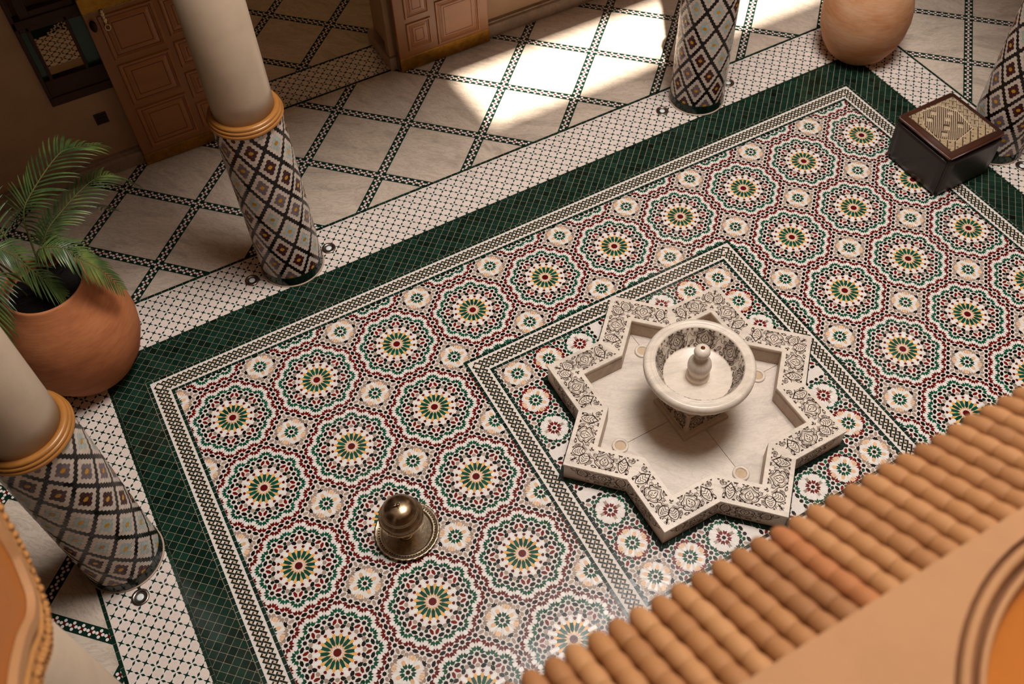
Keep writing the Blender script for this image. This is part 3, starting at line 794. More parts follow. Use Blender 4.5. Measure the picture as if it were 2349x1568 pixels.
def column(cx, cy, label, seq, phase, n_single, tiles=True, group=None):
    o = thing('tiled_column', label, 'column', V(cx, cy, 0))
    o['kind'] = 'thing'
    bm_obj('foot_ring', lathe_bm(lp((0, 0), (CR + .022, 0), (CR + .018, .008), (CR + .008, .016), (0, .016)), 64), 'base mortar', o, True)
    bm_obj('core', lathe_bm(lp((0, .01), (CR, .01), (CR, RZ), (0, RZ)), 64), 'base mortar', o, True)
    # the shaft above and the turned wooden ring
    bm_obj('shaft', lathe_bm(lp((0, RZ), (.325, RZ), (.323, RZ + .3), (.322, 5.98), (0, 5.98)), 64), 'shaft plaster', o, True)
    ring = [(.31, RZ - .05), (.385, RZ - .05), (.400, RZ - .04), (.404, RZ - .022), (.398, RZ - .006), (.386, RZ - .002), (.392, RZ + .008), (.392, RZ + .022), (.382, RZ + .032), (.372, RZ + .034), (.376, RZ + .045), (.372, RZ + .062), (.355, RZ + .07), (.31, RZ + .07)]
    bm_obj('ring_moulding', lathe_bm(lp(*ring), 96, close=True), 'ring wood', o, True)
    if not tiles: 
        return o
    nb = 31
    for k in range(nb):
        a0, a1 = 2 * PI * k / nb + .006, 2 * PI * (k + 1) / nb - .006
        vs = []
        t_ = rng.normal(0, .003)
        for rr_ in (CR + .010, CR - .005):
            for z in (.020, .150):
                for i in range(4):
                    a = a0 + (a1 - a0) * i / 3; vs.append((math.cos(a) * rr_ * S, math.sin(a) * rr_ * S, z * S))
        fs = []
        for i in range(3):
            fs += [(i, i + 1, i + 5, i + 4), (i + 4, i + 5, i + 13, i + 12)]
        fs += [(0, 4, 12, 8), (3, 11, 15, 7)]
        mesh_obj('base_tile', vs, fs, 'glaze dark green', parent=o, tone=[float(np.clip(rng.normal(.4, .2), 0, 1))] * len(fs))
    hx, d, dz = hexes(cx, cy, seq, phase)
    ca = math.atan2(-(CAM[1] - cy), CAM[0] - cx)
    def vis(h):
        f = math.cos(h[0] - ca)
        if f < .25: return None
        pr = project(cx + CR * math.cos(h[0]), cy - CR * math.sin(h[0]), h[1])
        if pr is None or not (0 < pr[0] < IW and 0 < pr[1] < IH): return None
        return pr[2] / f ** .5
    sc = sorted((v, i) for i, v in ((i, vis(h)) for i, h in enumerate(hx)) if v is not None)
    single = {i for _v, i in sc[:n_single]}
    mats = ['glaze black', 'glaze yellow', 'column white', 'glaze mauve', 'glaze plum', 'glaze light blue']
    vs, fs, fm, tn = [], [], [], []
    for i, (ang, z, m_) in enumerate(hx):
        pv, pf = hex_prism(ang, z, d, dz, CR)
        t_ = float(np.clip(rng.normal(.5, .16), 0, 1))
        if i in single:
            c = sum((Vector(q) for q in pv), Vector()) / 12
            mesh_obj('hexagon_tile', [tuple(Vector(q) - c) for q in pv], pf, m_, parent=o, tone=[t_] * len(pf), loc=c)
        else:
            k = len(vs); vs += pv; fs += [tuple(a + k for a in f) for f in pf]; fm += [mats.index(m_)] * len(pf); tn += [t_] * len(pf)
    mesh_obj('hexagon_tiles', vs, fs, mats, fm, o, tone=tn, kind='stuff')
    return o
COLS = {'A': (1.403, -1.789), 'B': (-1.488, 1.026), 'C': (7.524, -1.795), 'D': (10.363, 1.044)}
column(*COLS['A'], 'mosaic column with wooden ring, standing between the open dark door and the green border', SEQ, .06, 300)
column(*COLS['B'], 'mosaic column with wooden ring, in front of the left terracotta pot with palm', ['glaze light blue', 'glaze plum', 'glaze mauve', 'glaze light blue', 'glaze plum', 'glaze mauve', 'glaze plum', 'glaze light blue'], .0, 300)
column(*COLS['C'], 'sunlit mosaic column beside the bright sun patch on the marble', ['glaze light blue', 'glaze plum', 'glaze mauve', 'glaze light blue', 'glaze plum', 'glaze mauve', 'glaze plum', 'glaze light blue'], .03, 0)
column(*COLS['D'], 'mosaic column behind the dark leather pouf, cut by the picture edge', SEQ, .02, 0)
colE = column(-1.49, 3.88, 'plain beige plaster column under the carved wooden bracket', SEQ, 0, 0, tiles=False)
colE.name = 'plaster_column'

# ------------------------------------------------------------------ recessed floor lights
def uplight(x, y, label):
    o = thing('floor_light', label, 'light', V(x, y, 0))
    bm_obj('bezel', lathe_bm(lp((.088, -.002), (.088, .008), (.080, .014), (.058, .012), (.050, .002), (.050, -.002)), 40), 'steel', o, True)
    bm_obj('well', lathe_bm(lp((.051, .004), (.046, .0025), (.034, .0022), (.034, .001)), 32), 'dark recess', o, True)
    bm_obj('lens', lathe_bm(lp((.036, .001), (.036, .006), (.02, .0085), (0, .009)), 32), 'lamp glass', o, True)
    return o
uplight(1.885, -1.79, 'round steel floor light right of the column with the dark door behind')
uplight(.865, -1.78, 'round steel floor light left of the column with the dark door behind')
uplight(-1.475, 1.53, 'round steel floor light in front of the nearest left mosaic column')
uplight(6.945, -1.80, 'round steel floor light left of the sunlit column')
uplight(8.10, -1.82, 'round steel floor light right of the sunlit column, half hidden by it')
uplight(10.41, 1.54, 'round steel floor light beside the column behind the pouf')

# ------------------------------------------------------------------ terracotta pots and the palm
POT = [(0, 0), (.47, 0), (.56, .015), (.70, .07), (.86, .19), (.96, .33), (1.0, .47), (.985, .59), (.93, .70), (.84, .80), (.735, .885), (.655, .945), (.615, .975), (.605, .99), (.59, 1.0), (.565, 1.0), (.55, .985), (.56, .95), (.58, .90), (0.50, .885)]
def pot(x, y, Rb, H, mat, name, label):
    o = thing(name, label, 'plant pot', V(x, y, 0))
    body = lathe_bm([(r * Rb * S, z * H * S) for r, z in POT], 72)
    for v in body.verts:
        a = math.atan2(v.co.y, v.co.x); k = 1 + .006 * math.sin(2 * a + 1) + .003 * math.sin(9 * v.co.z / (H * S) * 3)
        v.co.x *= k; v.co.y *= k
    bm_obj('pot_body', body, mat, o, True)
    bm = lathe_bm([(.565 * Rb * S, .90 * H * S), (.3 * Rb * S, .905 * H * S), (0, .91 * H * S)], 40)
    bmesh.ops.subdivide_edges(bm, edges=bm.edges[:], cuts=2)
    for v in bm.verts: v.co.z += random.uniform(-.008, .012)
    bm_obj('soil', bm, 'soil', o, True)
    return o
PL = (-1.1518, -1.476); 
potL = pot(*PL, .70, 1.5, 'terracotta', 'palm_pot', 'large round terracotta pot with a green palm growing in it')
potR = pot(10.13, -1.44, .632, 1.42, 'pale terracotta', 'terracotta_pot', 'large pale terracotta pot at the far corner, behind the pouf')
# hand-made ridges on the pale pot
def bez(pts, n=40):
    """Catmull-Rom through pts"""
    pts = [np.array(p, float) for p in pts]; P = [2 * pts[0] - pts[1]] + pts + [2 * pts[-1] - pts[-2]]; out = []
    segs = len(pts) - 1
    for i in range(segs):
        a, b_, c, d = P[i:i + 4]
        m_ = max(2, n // segs)
        for k in range(m_ + (1 if i == segs - 1 else 0)):
            t_ = k / m_
            out.append(.5 * (2 * b_ + (c - a) * t_ + (2 * a - 5 * b_ + 4 * c - d) * t_ * t_ + (3 * b_ - a - 3 * c + d) * t_ ** 3))
    return out
palm = thing('potted_palm', 'green feathery palm with arching fronds growing in the left terracotta pot', 'palm', V(*PL, 1.3))
leaf_budget = [300]
def frond(pts, ln, n_pairs, droop, lift):
    c = [Vector((p[0] * S, -p[1] * S, (p[2] - 1.3) * S)) for p in bez(pts, 64)]
    # rachis
    vs, fs = [], []
    up = Vector((0, 0, 1))
    rad = [.0065 * (1 - .8 * i / len(c)) for i in range(len(c))]
    for i, p in enumerate(c):
        t_ = (c[min(i + 1, len(c) - 1)] - c[max(i - 1, 0)]).normalized()
        s_ = t_.cross(up); s_ = s_.normalized() if s_.length > 1e-4 else Vector((1, 0, 0)); u_ = s_.cross(t_)
        for k in range(6):
            a = k * PI / 3; vs.append(tuple(p + (s_ * math.cos(a) + u_ * math.sin(a)) * rad[i]))
    for i in range(len(c) - 1):
        for k in range(6): fs.append((i * 6 + k, i * 6 + (k + 1) % 6, (i + 1) * 6 + (k + 1) % 6, (i + 1) * 6 + k))
    fr = mesh_obj('frond', vs, fs, 'stem', parent=palm, smooth=True)
    joined_v, joined_f = [], []
    start = int(len(c) * .26)
    for q in range(n_pairs):
        f = q / (n_pairs - 1)
        x = start + f * (len(c) - 2 - start); i = int(x); p = c[i].lerp(c[i + 1], x - i)
        t_ = (c[min(i + 2, len(c) - 1)] - c[max(i - 2, 0)]).normalized()
        s_ = t_.cross(up); s_ = s_.normalized() if s_.length > 1e-4 else Vector((1, 0, 0)); u_ = s_.cross(t_)
        L = ln * S * (math.sin(PI * (.13 + .80 * f)) ** .65) * random.uniform(.9, 1.08)
        for sg in (1, -1):
            fwd = .55 + .75 * f + random.uniform(-.08, .08)
            d0 = (s_ * sg + t_ * fwd + u_ * (lift + random.uniform(-.08, .08))).normalized()
            lv, lf = [], []; m_ = 7
            side = t_.cross(d0).cross(d0).normalized()
            wv = t_ - d0 * t_.dot(d0); wv = wv.normalized()
            pos = p.copy(); dd = d0.copy()
            for k in range(m_ + 1):
                h = k / m_
                wd = .0052 * (math.sin(PI * min(1, .16 + h * .86)) ** .8 if h < 1 else 0) + (.0006 if h < 1 else 0)
                crease = dd.cross(wv).normalized() * wd * .35
                lv += [tuple(pos + wv * wd + crease), tuple(pos), tuple(pos - wv * wd + crease)]
                dd = (dd + Vector((0, 0, -droop * (.4 + h)))).normalized(); pos = pos + dd * (L / m_)
            for k in range(m_):
                a = k * 3
                lf += [(a, a + 1, a + 4, a + 3), (a + 1, a + 2, a + 5, a + 4)]
            if leaf_budget[0] > 0 and q % 1 == 0:
                leaf_budget[0] -= 1; mesh_obj('leaflet', lv, lf, 'palm leaf', parent=fr, smooth=True)
            else:
                b0 = len(joined_v); joined_v += lv; joined_f += [tuple(a + b0 for a in t3) for t3 in lf]
    if joined_v: mesh_obj('leaflets', joined_v, joined_f, 'palm leaf', parent=fr, smooth=True, kind='stuff')
frond([(.02, -.01, 1.35), (.10, -.06, 1.95), (.18, -.11, 2.33), (.35, -.20, 2.49), (.69, -.40, 2.63), (.86, -.50, 2.58), (1.1, -.63, 2.41)], .42, 34, .12, .15)
frond([(.04, -.02, 1.35), (.15, -.08, 1.75), (.26, -.15, 1.97), (.48, -.28, 2.06), (.82, -.48, 2.11), (1.05, -.61, 2.02), (1.26, -.73, 1.66)], .36, 34, .13, .1)
frond([(.02, .02, 1.35), (.09, .05, 1.85), (.17, .09, 2.02), (.35, .20, 2.05), (.48, .28, 1.88), (.59, .34, 1.70), (.70, .41, 1.40)], .33, 34, .16, .05)
frond([(-.20, -.05, 1.35), (-.26, .02, 1.95), (-.20, .06, 2.22), (-.08, .12, 2.12), (.03, .18, 1.80), (.10, .20, 1.60), (.15, .22, 1.42)], .34, 32, .14, .1)
frond([(-.02, -.05, 1.35), (-.10, -.25, 2.05), (-.22, -.48, 2.5), (-.30, -.75, 2.75), (-.34, -1.05, 2.8)], .42, 32, .12, .15)
frond([(.05, -.07, 1.35), (.14, -.22, 1.68), (.24, -.40, 1.78), (.46, -.78, 1.60), (.71, -1.20, 1.22), (.9, -1.5, .75)], .33, 26, .12, .1)
frond([(-.08, 0, 1.35), (-.3, .0, 2.1), (-.6, .02, 2.3), (-.95, .05, 2.1), (-1.2, .08, 1.75)], .36, 26, .13, .1)
frond([(-.05, .06, 1.35), (-.16, .25, 2.0), (-.28, .5, 2.2), (-.42, .78, 2.0), (-.52, .95, 1.7)], .34, 26, .14, .1)
frond([(-.05, -.04, 1.35), (-.25, -.20, 2.3), (-.42, -.36, 2.75), (-.62, -.5, 2.85), (-.9, -.7, 2.6)], .40, 26, .12, .15)
for k in range(7):
    bm = bmesh.new(); bmesh.ops.create_cone(bm, segments=8, radius1=.012, radius2=.006, depth=.16, cap_ends=True, matrix=Matrix.Translation((random.uniform(-.05, .05), random.uniform(-.05, .05), .10)) @ Matrix.Rotation(random.uniform(-.3, .3), 4, 'X'))
    bm_obj('stalk', bm, 'stem', palm, True)

# ------------------------------------------------------------------ leather pouf with a woven top
pouf = thing('pouf', 'dark brown leather cube pouf with patterned woven cloth top', 'pouf', V(9.0, .46, 0))
PW, PH = .93, .70
def pf(u, v, z): return Vector((u * PW * S, -v * PW * S, z * S))
def pfbox(bm, u0, u1, v0, v1, z0, z1, bev=0.0, seg=3):
    vs = [bm.verts.new(pf(u, v, z)) for u in (u0, u1) for v in (v0, v1) for z in (z0, z1)]
    fs = [bm.faces.new([vs[i] for i in f]) for f in ((0, 1, 3, 2), (4, 6, 7, 5), (0, 4, 5, 1), (2, 3, 7, 6), (0, 2, 6, 4), (1, 5, 7, 3))]
    if bev:
        bmesh.ops.recalc_face_normals(bm, faces=bm.faces)
        bmesh.ops.bevel(bm, geom=list({e for f in fs for e in f.edges}), offset=bev, segments=seg, affect='EDGES')
bm = bmesh.new(); pfbox(bm, 0.0, 1.0, 0.0, 1.0, .0, PH - .055, .022, 4)
bmesh.ops.subdivide_edges(bm, edges=[e for e in bm.edges if e.calc_length() > .2], cuts=8, use_grid_fill=True)
for v in bm.verts:
    z = v.co.z / S / PH; ctr = pf(.5, .5, 0); k = .012 * math.sin(PI * min(1, max(0, z)))
    d = Vector((v.co.x - ctr.x, v.co.y - ctr.y, 0)); v.co += d * (k + .02 * z)
bm_obj('body', bm, 'leather', pouf, True)
bm = bmesh.new(); pfbox(bm, -.012, 1.012, -.012, 1.012, PH - .062, PH - .008, .016, 3)
bm_obj('top_rim', bm, 'leather trim', pouf, True)
bm = bmesh.new()
for i in range(13):
    for j in range(13): pass
gr = [[None] * 15 for _ in range(15)]
def topz(u, v): return PH - .007 + .012 * (1 - (2 * u - 1) ** 4) * (1 - (2 * v - 1) ** 4)
for i in range(15):
    for j in range(15):
        u, v = .085 + .83 * i / 14, .085 + .83 * j / 14; gr[i][j] = bm.verts.new(pf(u, v, topz(u, v)))
for i in range(14):
    for j in range(14): bm.faces.new((gr[i][j], gr[i][j + 1], gr[i + 1][j + 1], gr[i + 1][j]))
cloth = bm_obj('woven_top', bm, 'cloth ground', pouf, True)
wv, wf, wm = [], [], []
def yarn(u0, v0, u1, v1, wd, mi_):
    """one flat strand of the weave from (u0,v0) to (u1,v1)"""
    d = np.array([u1 - u0, v1 - v0]); L = np.hypot(*d)
    if L < 1e-6: return
    n_ = np.array([-d[1], d[0]]) / L * wd / 2
    k = len(wv); m_ = max(1, int(L / .12))
    for s_ in range(m_ + 1):
        p = np.array([u0, v0]) + d * s_ / m_
        for q in (p + n_, p - n_):
            wv.append(tuple(pf(q[0], q[1], topz(*np.clip(q, 0, 1)) + .0035)))
    for s_ in range(m_): wf.append((k + 2 * s_, k + 2 * s_ + 1, k + 2 * s_ + 3, k + 2 * s_ + 2)); wm.append(mi_)
lo_, hi_ = .095, .905
def inb(u, v): return lo_ <= u <= hi_ and lo_ <= v <= hi_
def yclip(u0, v0, u1, v1, wd, mi_, test=None):
    n_ = 40; run = None
    for s_ in range(n_ + 1):
        t_ = s_ / n_; u, v = u0 + (u1 - u0) * t_, v0 + (v1 - v0) * t_
        ok = inb(u, v) and (test is None or test(u, v))
        if ok and run is None: run = (u, v)
        if (not ok or s_ == n_) and run is not None: yarn(run[0], run[1], u, v, wd, mi_); run = None
# the striped six-sided field in the far left half; stripes run across the square's diagonal
HEXF = [(.10, .42), (.34, .12), (.62, .13), (.70, .45), (.52, .78), (.20, .70)]
HEXF = [(.30, .11), (.60, .13), (.73, .36), (.66, .72), (.30, .80), (.105, .62), (.13, .36)]
def in_hex(u, v):
    r_ = False; n_ = len(HEXF)
    for i in range(n_):
        (x1, y1), (x2, y2) = HEXF[i], HEXF[(i + 1) % n_]
        if (y1 > v) != (y2 > v) and u < (x2 - x1) * (v - y1) / (y2 - y1) + x1: r_ = not r_
    return r_
SQ = [(.28, .30), (.42, .22), (.50, .42), (.36, .54), (.55, .60), (.24, .62), (.62, .34)]
def at_sq(u, v): return any(abs((u - a) + (v - b_)) < .05 and abs((u - a) - (v - b_)) < .05 for a, b_ in SQ)
for k in range(-60, 60):
    c = k * .0185
    yclip(.5 + c - .7, .5 + c + .7, .5 + c + .7, .5 + c - .7, .0085, 0, lambda u, v: in_hex(u, v) and not at_sq(u, v))
for a, b_ in SQ:
    for rr_ in (.045, .026, .010):
        q = [(a + rr_, b_), (a, b_ + rr_), (a - rr_, b_), (a, b_ - rr_)]
        for i in range(4): yarn(*q[i], *q[(i + 1) % 4], .008, 0)
for i in range(len(HEXF)): yarn(*HEXF[i], *HEXF[(i + 1) % len(HEXF)], .010, 0)
# comb motifs on the remaining ground, set on the diagonal
e1 = np.array([.7071, -.7071]); e2 = np.array([.7071, .7071])
for i in range(-8, 9):
    for j in range(-8, 9):
        c = np.array([.5, .5]) + e1 * (i + .5 * (j % 2)) * .135 + e2 * j * .098
        solid = (c[0] - c[1]) < .02
        tst = lambda u, v: not in_hex(u, v)
        if solid:
            for s_ in np.arange(-.055, .056, .0105):
                if abs(s_) < .012: a0, a1 = -.034, .008
                else: a0, a1 = -.036, .036
                p, q = c + e1 * s_ + e2 * -a1, c + e1 * s_ + e2 * -a0
                yclip(*p, *q, .0102, 1, tst)
            for s_ in (-.060, .060): p, q = c + e1 * s_ - e2 * .038, c + e1 * s_ + e2 * .038; yclip(*p, *q, .006, 0, tst)
            p, q = c - e1 * .06 - e2 * .040, c + e1 * .06 - e2 * .040; yclip(*p, *q, .006, 0, tst)
        else:
            for s_ in np.arange(-.056, .057, .0155):
                for a0, a1 in (((-.038, -.007), (.007, .038)) if s_ > -.02 else ((-.038, .038),)):
                    p, q = c + e1 * s_ + e2 * a0, c + e1 * s_ + e2 * a1; yclip(*p, *q, .0075, 0, tst)
            for a0 in (-.041, .041): p, q = c - e1 * .058 + e2 * a0, c + e1 * .058 + e2 * a0; yclip(*p, *q, .006, 0, tst)
mesh_obj('weave_pattern', wv, wf, ['cloth cream', 'cloth tan'], wm, cloth, kind='stuff')

# ------------------------------------------------------------------ carved marble fountain
fo = thing('fountain', 'carved white marble fountain with eight-pointed star basin and round bowl', 'fountain', V(CX, CY, 0))
def fv(x, y, z): return Vector((x * S, -y * S, z * S))
def star_pts(Rr):
    return [((Rr if k % 2 == 0 else Rr * .76537) * math.cos(-PI / 2 + k * PI / 8), (Rr if k % 2 == 0 else Rr * .76537) * math.sin(-PI / 2 + k * PI / 8)) for k in range(16)]
RO, RI, ZT, ZF = 1.63, 1.204, .28, .03
def ring_mesh(name, loops, mat, parent, smooth=False):
    """loops: list of (R, z)"""
    bm = bmesh.new(); L = [[bm.verts.new(fv(x, y, z)) for x, y in star_pts(r_)] for r_, z in loops]
    for a, c in zip(L, L[1:]):
        for i in range(16): bm.faces.new((a[i], a[(i + 1) % 16], c[(i + 1) % 16], c[i]))
    return bm_obj(name, bm, mat, parent, smooth)
ring_mesh('star_wall', [(RO - .012, 0), (RO - .012, ZT - .03), (RO, ZT - .028), (RO, ZT - .004), (RO - .004, ZT), (RI + .006, ZT), (RI, ZT - .006), (RI, ZT - .03)], 'fountain marble', fo)
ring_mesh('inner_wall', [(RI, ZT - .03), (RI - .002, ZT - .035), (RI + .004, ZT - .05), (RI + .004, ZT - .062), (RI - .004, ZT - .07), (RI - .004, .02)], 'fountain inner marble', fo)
# basin floor: four slabs with fine joints
base_star = star_pts(RI - .004)
for k in range(4):
    pl = clip_rect([tuple(p) for p in base_star], *((-2, -.003, -2, -.003), (.003, 2, -2, -.003), (-2, -.003, .003, 2), (.003, 2, .003, 2))[k])
    pl = [(x * .998, y * .998) for x, y in pl]
    if area2(pl) > 0: pl = pl[::-1]
    n_ = len(pl)
    vs = [tuple(fv(x, y, ZF)) for x, y in pl] + [tuple(fv(x, y, .006)) for x, y in pl]
    mesh_obj('basin_slab', vs, [tuple(range(n_))] + [(i, i + n_, (i + 1) % n_ + n_, (i + 1) % n_) for i in range(n_)], 'basin marble', parent=fo)
bm = bmesh.new()
bm.faces.new([bm.verts.new(fv(x, y, .018)) for x, y in base_star]); bm_obj('joint_bed', bm, 'joint dirt', fo)
# dark green strip tiles round the foot of the wall
so, si = star_pts(RO + .062), star_pts(RO - .01)
for i in range(16):
    a0, a1, b0, b1 = [np.array(p) for p in (so[i], so[(i + 1) % 16], si[i], si[(i + 1) % 16])]
    n_ = 8
    for k in range(n_):
        t0, t1 = k / n_ + .004, (k + 1) / n_ - .004
        pl = [a0 + (a1 - a0) * t0, a0 + (a1 - a0) * t1, b0 + (b1 - b0) * t1, b0 + (b1 - b0) * t0]
        pv, pff, c = prism(pl, top=.004, depth=.006, tilt=.01)
        mesh_obj('strip_tile', pv, pff, 'glaze dark green', parent=fo, tone=[float(np.clip(rng.normal(.4, .2), 0, 1))] * len(pff))

# carving: flat dark lines, groove shade and dirt put into their colour, for one star leg, in (s along the leg, t across it)
def carving():
    L = []                                   # (points, width)
    def ln(pts, wd=.0085, sm=True, n=18): L.append(([tuple(p) for p in (bez(pts, n) if sm and len(pts) > 2 else pts)], wd))
    def leaf(p0, p1, wd, veins=4):
        p0, p1 = np.array(p0), np.array(p1); d = p1 - p0; l_ = np.hypot(*d); u = d / l_; n_ = np.array([-u[1], u[0]])
        for sg in (1, -1):
            ln([p0, p0 + u * l_ * .25 + n_ * sg * wd * .42, p0 + u * l_ * .55 + n_ * sg * wd * .5, p0 + u * l_ * .85 + n_ * sg * wd * .28, p1], .0105)
            ln([p0 + u * l_ * .1 + n_ * sg * wd * .36, p0 + u * l_ * .5 + n_ * sg * wd * .68, p0 + u * l_ * .9 + n_ * sg * wd * .45], .004)
        for k in range(veins):
            f = .18 + .17 * k; h = wd * .36 * math.sin(PI * min(.95, f + .12))
            q = p0 + u * l_ * f
            for sg in (1, -1): ln([q + u * l_ * .15, q + u * l_ * .06 + n_ * sg * h * .5, q + n_ * sg * h], .0075)
    def curl(c, r_, a0, a1, wd=.006, n=12):
        ln([(c[0] + r_ * math.cos(a), c[1] + r_ * math.sin(a)) for a in np.linspace(a0, a1, n)], wd, False)
    def tri(c, r_, a):  L.append(([(c[0] + r_ * 1.2 * math.cos(a), c[1] + r_ * 1.2 * math.sin(a)), (c[0], c[1]), (c[0] - r_ * math.cos(a), c[1] - r_ * math.sin(a))], r_ * .9))
    def rosette_(c, r_):
        curl(c, r_, 0, 2 * PI, .0055); curl(c, r_ * .5, .4, 5.2, .005); L.append(([(c[0] - r_ * .12, c[1]), (c[0] + r_ * .12, c[1])], r_ * .25))
        curl((c[0] + r_ * 1.2, c[1] + r_ * .5), r_ * .5, 1, 5, .005); curl((c[0] - r_ * 1.2, c[1] + r_ * .5), r_ * .5, -2, 2, .005)
    def half_leaf(c, a, r_):
        u = np.array([math.cos(a), math.sin(a)]); n_ = np.array([-u[1], u[0]]); c = np.array(c)
        ln([c - u * r_, c - u * r_ * .3 + n_ * r_ * .6, c + u * r_ * .5 + n_ * r_ * .5, c + u * r_], .007)
        ln([c - u * r_, c - n_ * r_ * .35, c + u * r_], .007); curl(c, r_ * .3, 0, 4.6, .0055)
        ln([c + u * r_ * .2, c + u * r_ * .7 + n_ * r_ * .15], .006, False)
    leaf((.212, .190), (.178, .055), .105)
    # tip flower (shared with the mirrored leg)
    curl((.105, .075), .026, -.5, 3.6); curl((.088, .066), .010, 0, 6.3, .005); ln([(.062, .058), (.09, .10), (.125, .118)], .007)
    ln([(.125, .058), (.14, .078), (.136, .104)], .007)
    half_leaf((.262, .090), .9, .036); half_leaf((.305, .062), 2.9, .026)
    # the ogee with a drop inside
    for sg in (1, -1):
        X = lambda d: .406 + sg * d
        ln([(X(0), .046), (X(.045), .066), (X(.088), .098), (X(.094), .128), (X(.070), .140), (X(.092), .156), (X(.082), .182), (X(.050), .196), (X(.022), .218), (X(0), .240)], .0115, n=40)
        ln([(X(0), .058), (X(.038), .078), (X(.072), .106), (X(.076), .122), (X(.052), .138), (X(.072), .158), (X(.062), .175), (X(.036), .188), (X(0), .224)], .005, n=36)
        ln([(X(0), .200), (X(.026), .170), (X(.043), .138), (X(.036), .108), (X(.012), .094), (X(0), .104)], .0095, n=24)
        ln([(X(.006), .128), (X(.022), .140)], .008, False); ln([(X(.004), .112), (X(.016), .116)], .006, False)
        curl((X(.028), .078), .010, 0, 5, .0045)
    ln([(.406, .148), (.406, .176)], .010, False); ln([(.406, .112), (.406, .124)], .007, False)
    ln([(.392, .074), (.406, .088), (.420, .074)], .006)
    rosette_((.302, .188), .021); rosette_((.510, .184), .021)
    ln([(.225, .200), (.256, .150), (.290, .150), (.312, .118)], .010); ln([(.236, .206), (.262, .166), (.286, .166)], .006)
    half_leaf((.352, .228), .4, .028); half_leaf((.462, .226), 2.7, .028)
    half_leaf((.516, .080), 1.1, .034); half_leaf((.470, .062), .1, .024)
    leaf((.604, .226), (.600, .050), .098, 4)
    ln([(.520, .150), (.552, .160), (.580, .200), (.604, .244)], .010); ln([(.53, .135), (.560, .146), (.575, .160)], .006)
    ln([(.604, .244), (.628, .200), (.656, .165), (.69, .152)], .010)
    half_leaf((.655, .090), 2.0, .034); half_leaf((.70, .21), .9, .03); rosette_((.665, .215), .018)
    curl((.56, .222), .016, 0, 5); curl((.245, .238), .012, 0, 5)
    # ground triangles along both borders
    for s_ in (.150, .226, .330, .372, .440, .486, .548, .560, .648, .655): L.append(([(s_ - .011, .052), (s_ + .011, .052)], .012)); L.append(([(s_ - .004, .062), (s_ + .004, .062)], .010))
    for s_ in (.262, .330, .376, .436, .480, .545, .568, .632, .690, .735): L.append(([(s_ - .012, .247), (s_ + .012, .247)], .011)); L.append(([(s_ - .004, .238), (s_ + .004, .238)], .008))
    return L
CARV = carving()
def carve_mesh(fn, lines, tmap=lambda t: t, smap=lambda s: s, wk=1.0, z0=.0015):
    """ribbons laid on the surface fn(s, t, h) -> Vector"""
    vs, fs = [], []
    for pts, wd in lines:
        P = [np.array((smap(s_), tmap(t_))) for s_, t_ in pts]
        n_ = len(P)
        if n_ < 2: continue
        k0 = len(vs)
        for i in range(n_):
            d = P[min(i + 1, n_ - 1)] - P[max(i - 1, 0)]; l_ = np.hypot(*d)
            if l_ < 1e-7: d, l_ = np.array([1.0, 0]), 1.0
            nn = np.array([-d[1], d[0]]) / l_
            e = 1.0
            if n_ > 4: e = .35 + .65 * math.sin(PI * (i + .5) / n_) ** .5
            for sg in (1, -1):
                q = P[i] + nn * sg * wd * wk * .5 * e; vs.append(tuple(fn(q[0], q[1], z0)))
        for i in range(n_ - 1): fs.append((k0 + 2 * i, k0 + 2 * i + 1, k0 + 2 * i + 3, k0 + 2 * i + 2))
    return vs, fs
for k in range(8):
    for sg in (1, -1):
        tip = np.array(star_pts(RO)[(2 * k) % 16]); nt_ = np.array(star_pts(RO)[(2 * k + sg) % 16])
        d = (nt_ - tip) / np.hypot(*(nt_ - tip)); nrm = np.array([-d[1], d[0]]); nrm = nrm if nrm @ (-tip) > 0 else -nrm
        fn = lambda s_, t_, h: fv(*(tip + d * s_ + nrm * t_), ZT + h)
        lines = [(p, w_) for p, w_ in CARV if all(t_ <= s_ + .012 and s_ <= .672 + .4142 * t_ for s_, t_ in p)]
        vs, fs = carve_mesh(fn, lines)
        mesh_obj('carving_lines', vs, fs, 'carving shade and dirt', parent=fo, kind='stuff')
        # the upright outer face
        out = -nrm
        t2 = tip + out * 0
        fo2 = lambda s_, t_, h: fv(*((tip - tip / RO * .012 * 1.3) + d * s_ + out * (h + .0005)), t_)
        side_lines = [(p, w_) for p, w_ in CARV if all(0.03 < s_ < .66 for s_, t_ in p)]
        vs, fs = carve_mesh(fo2, side_lines, tmap=lambda t_: .262 - (t_ - .04) * 1.05, z0=.003)
        mesh_obj('carving_lines', vs, fs, 'carving shade and dirt', parent=fo, kind='stuff')
        # thin line that frames the top carving
# inlets in the basin floor
for x, y in ((-.912, .0), (.0, .912), (-.02, -.92), (.905, .01)):
    o = bm_obj('inlet_ring', lathe_bm(lp((.088, ZF), (.090, ZF + .018), (.080, ZF + .026), (.060, ZF + .024), (.056, ZF + .012), (.056, ZF)), 36, cx=x * S, cy=-y * S), 'fountain marble', fo, True)
    bm_obj('inlet_cap', lathe_bm(lp((.055, ZF + .010), (.03, ZF + .016), (0, ZF + .017)), 28, cx=x * S, cy=-y * S), 'joint dirt', o, True)
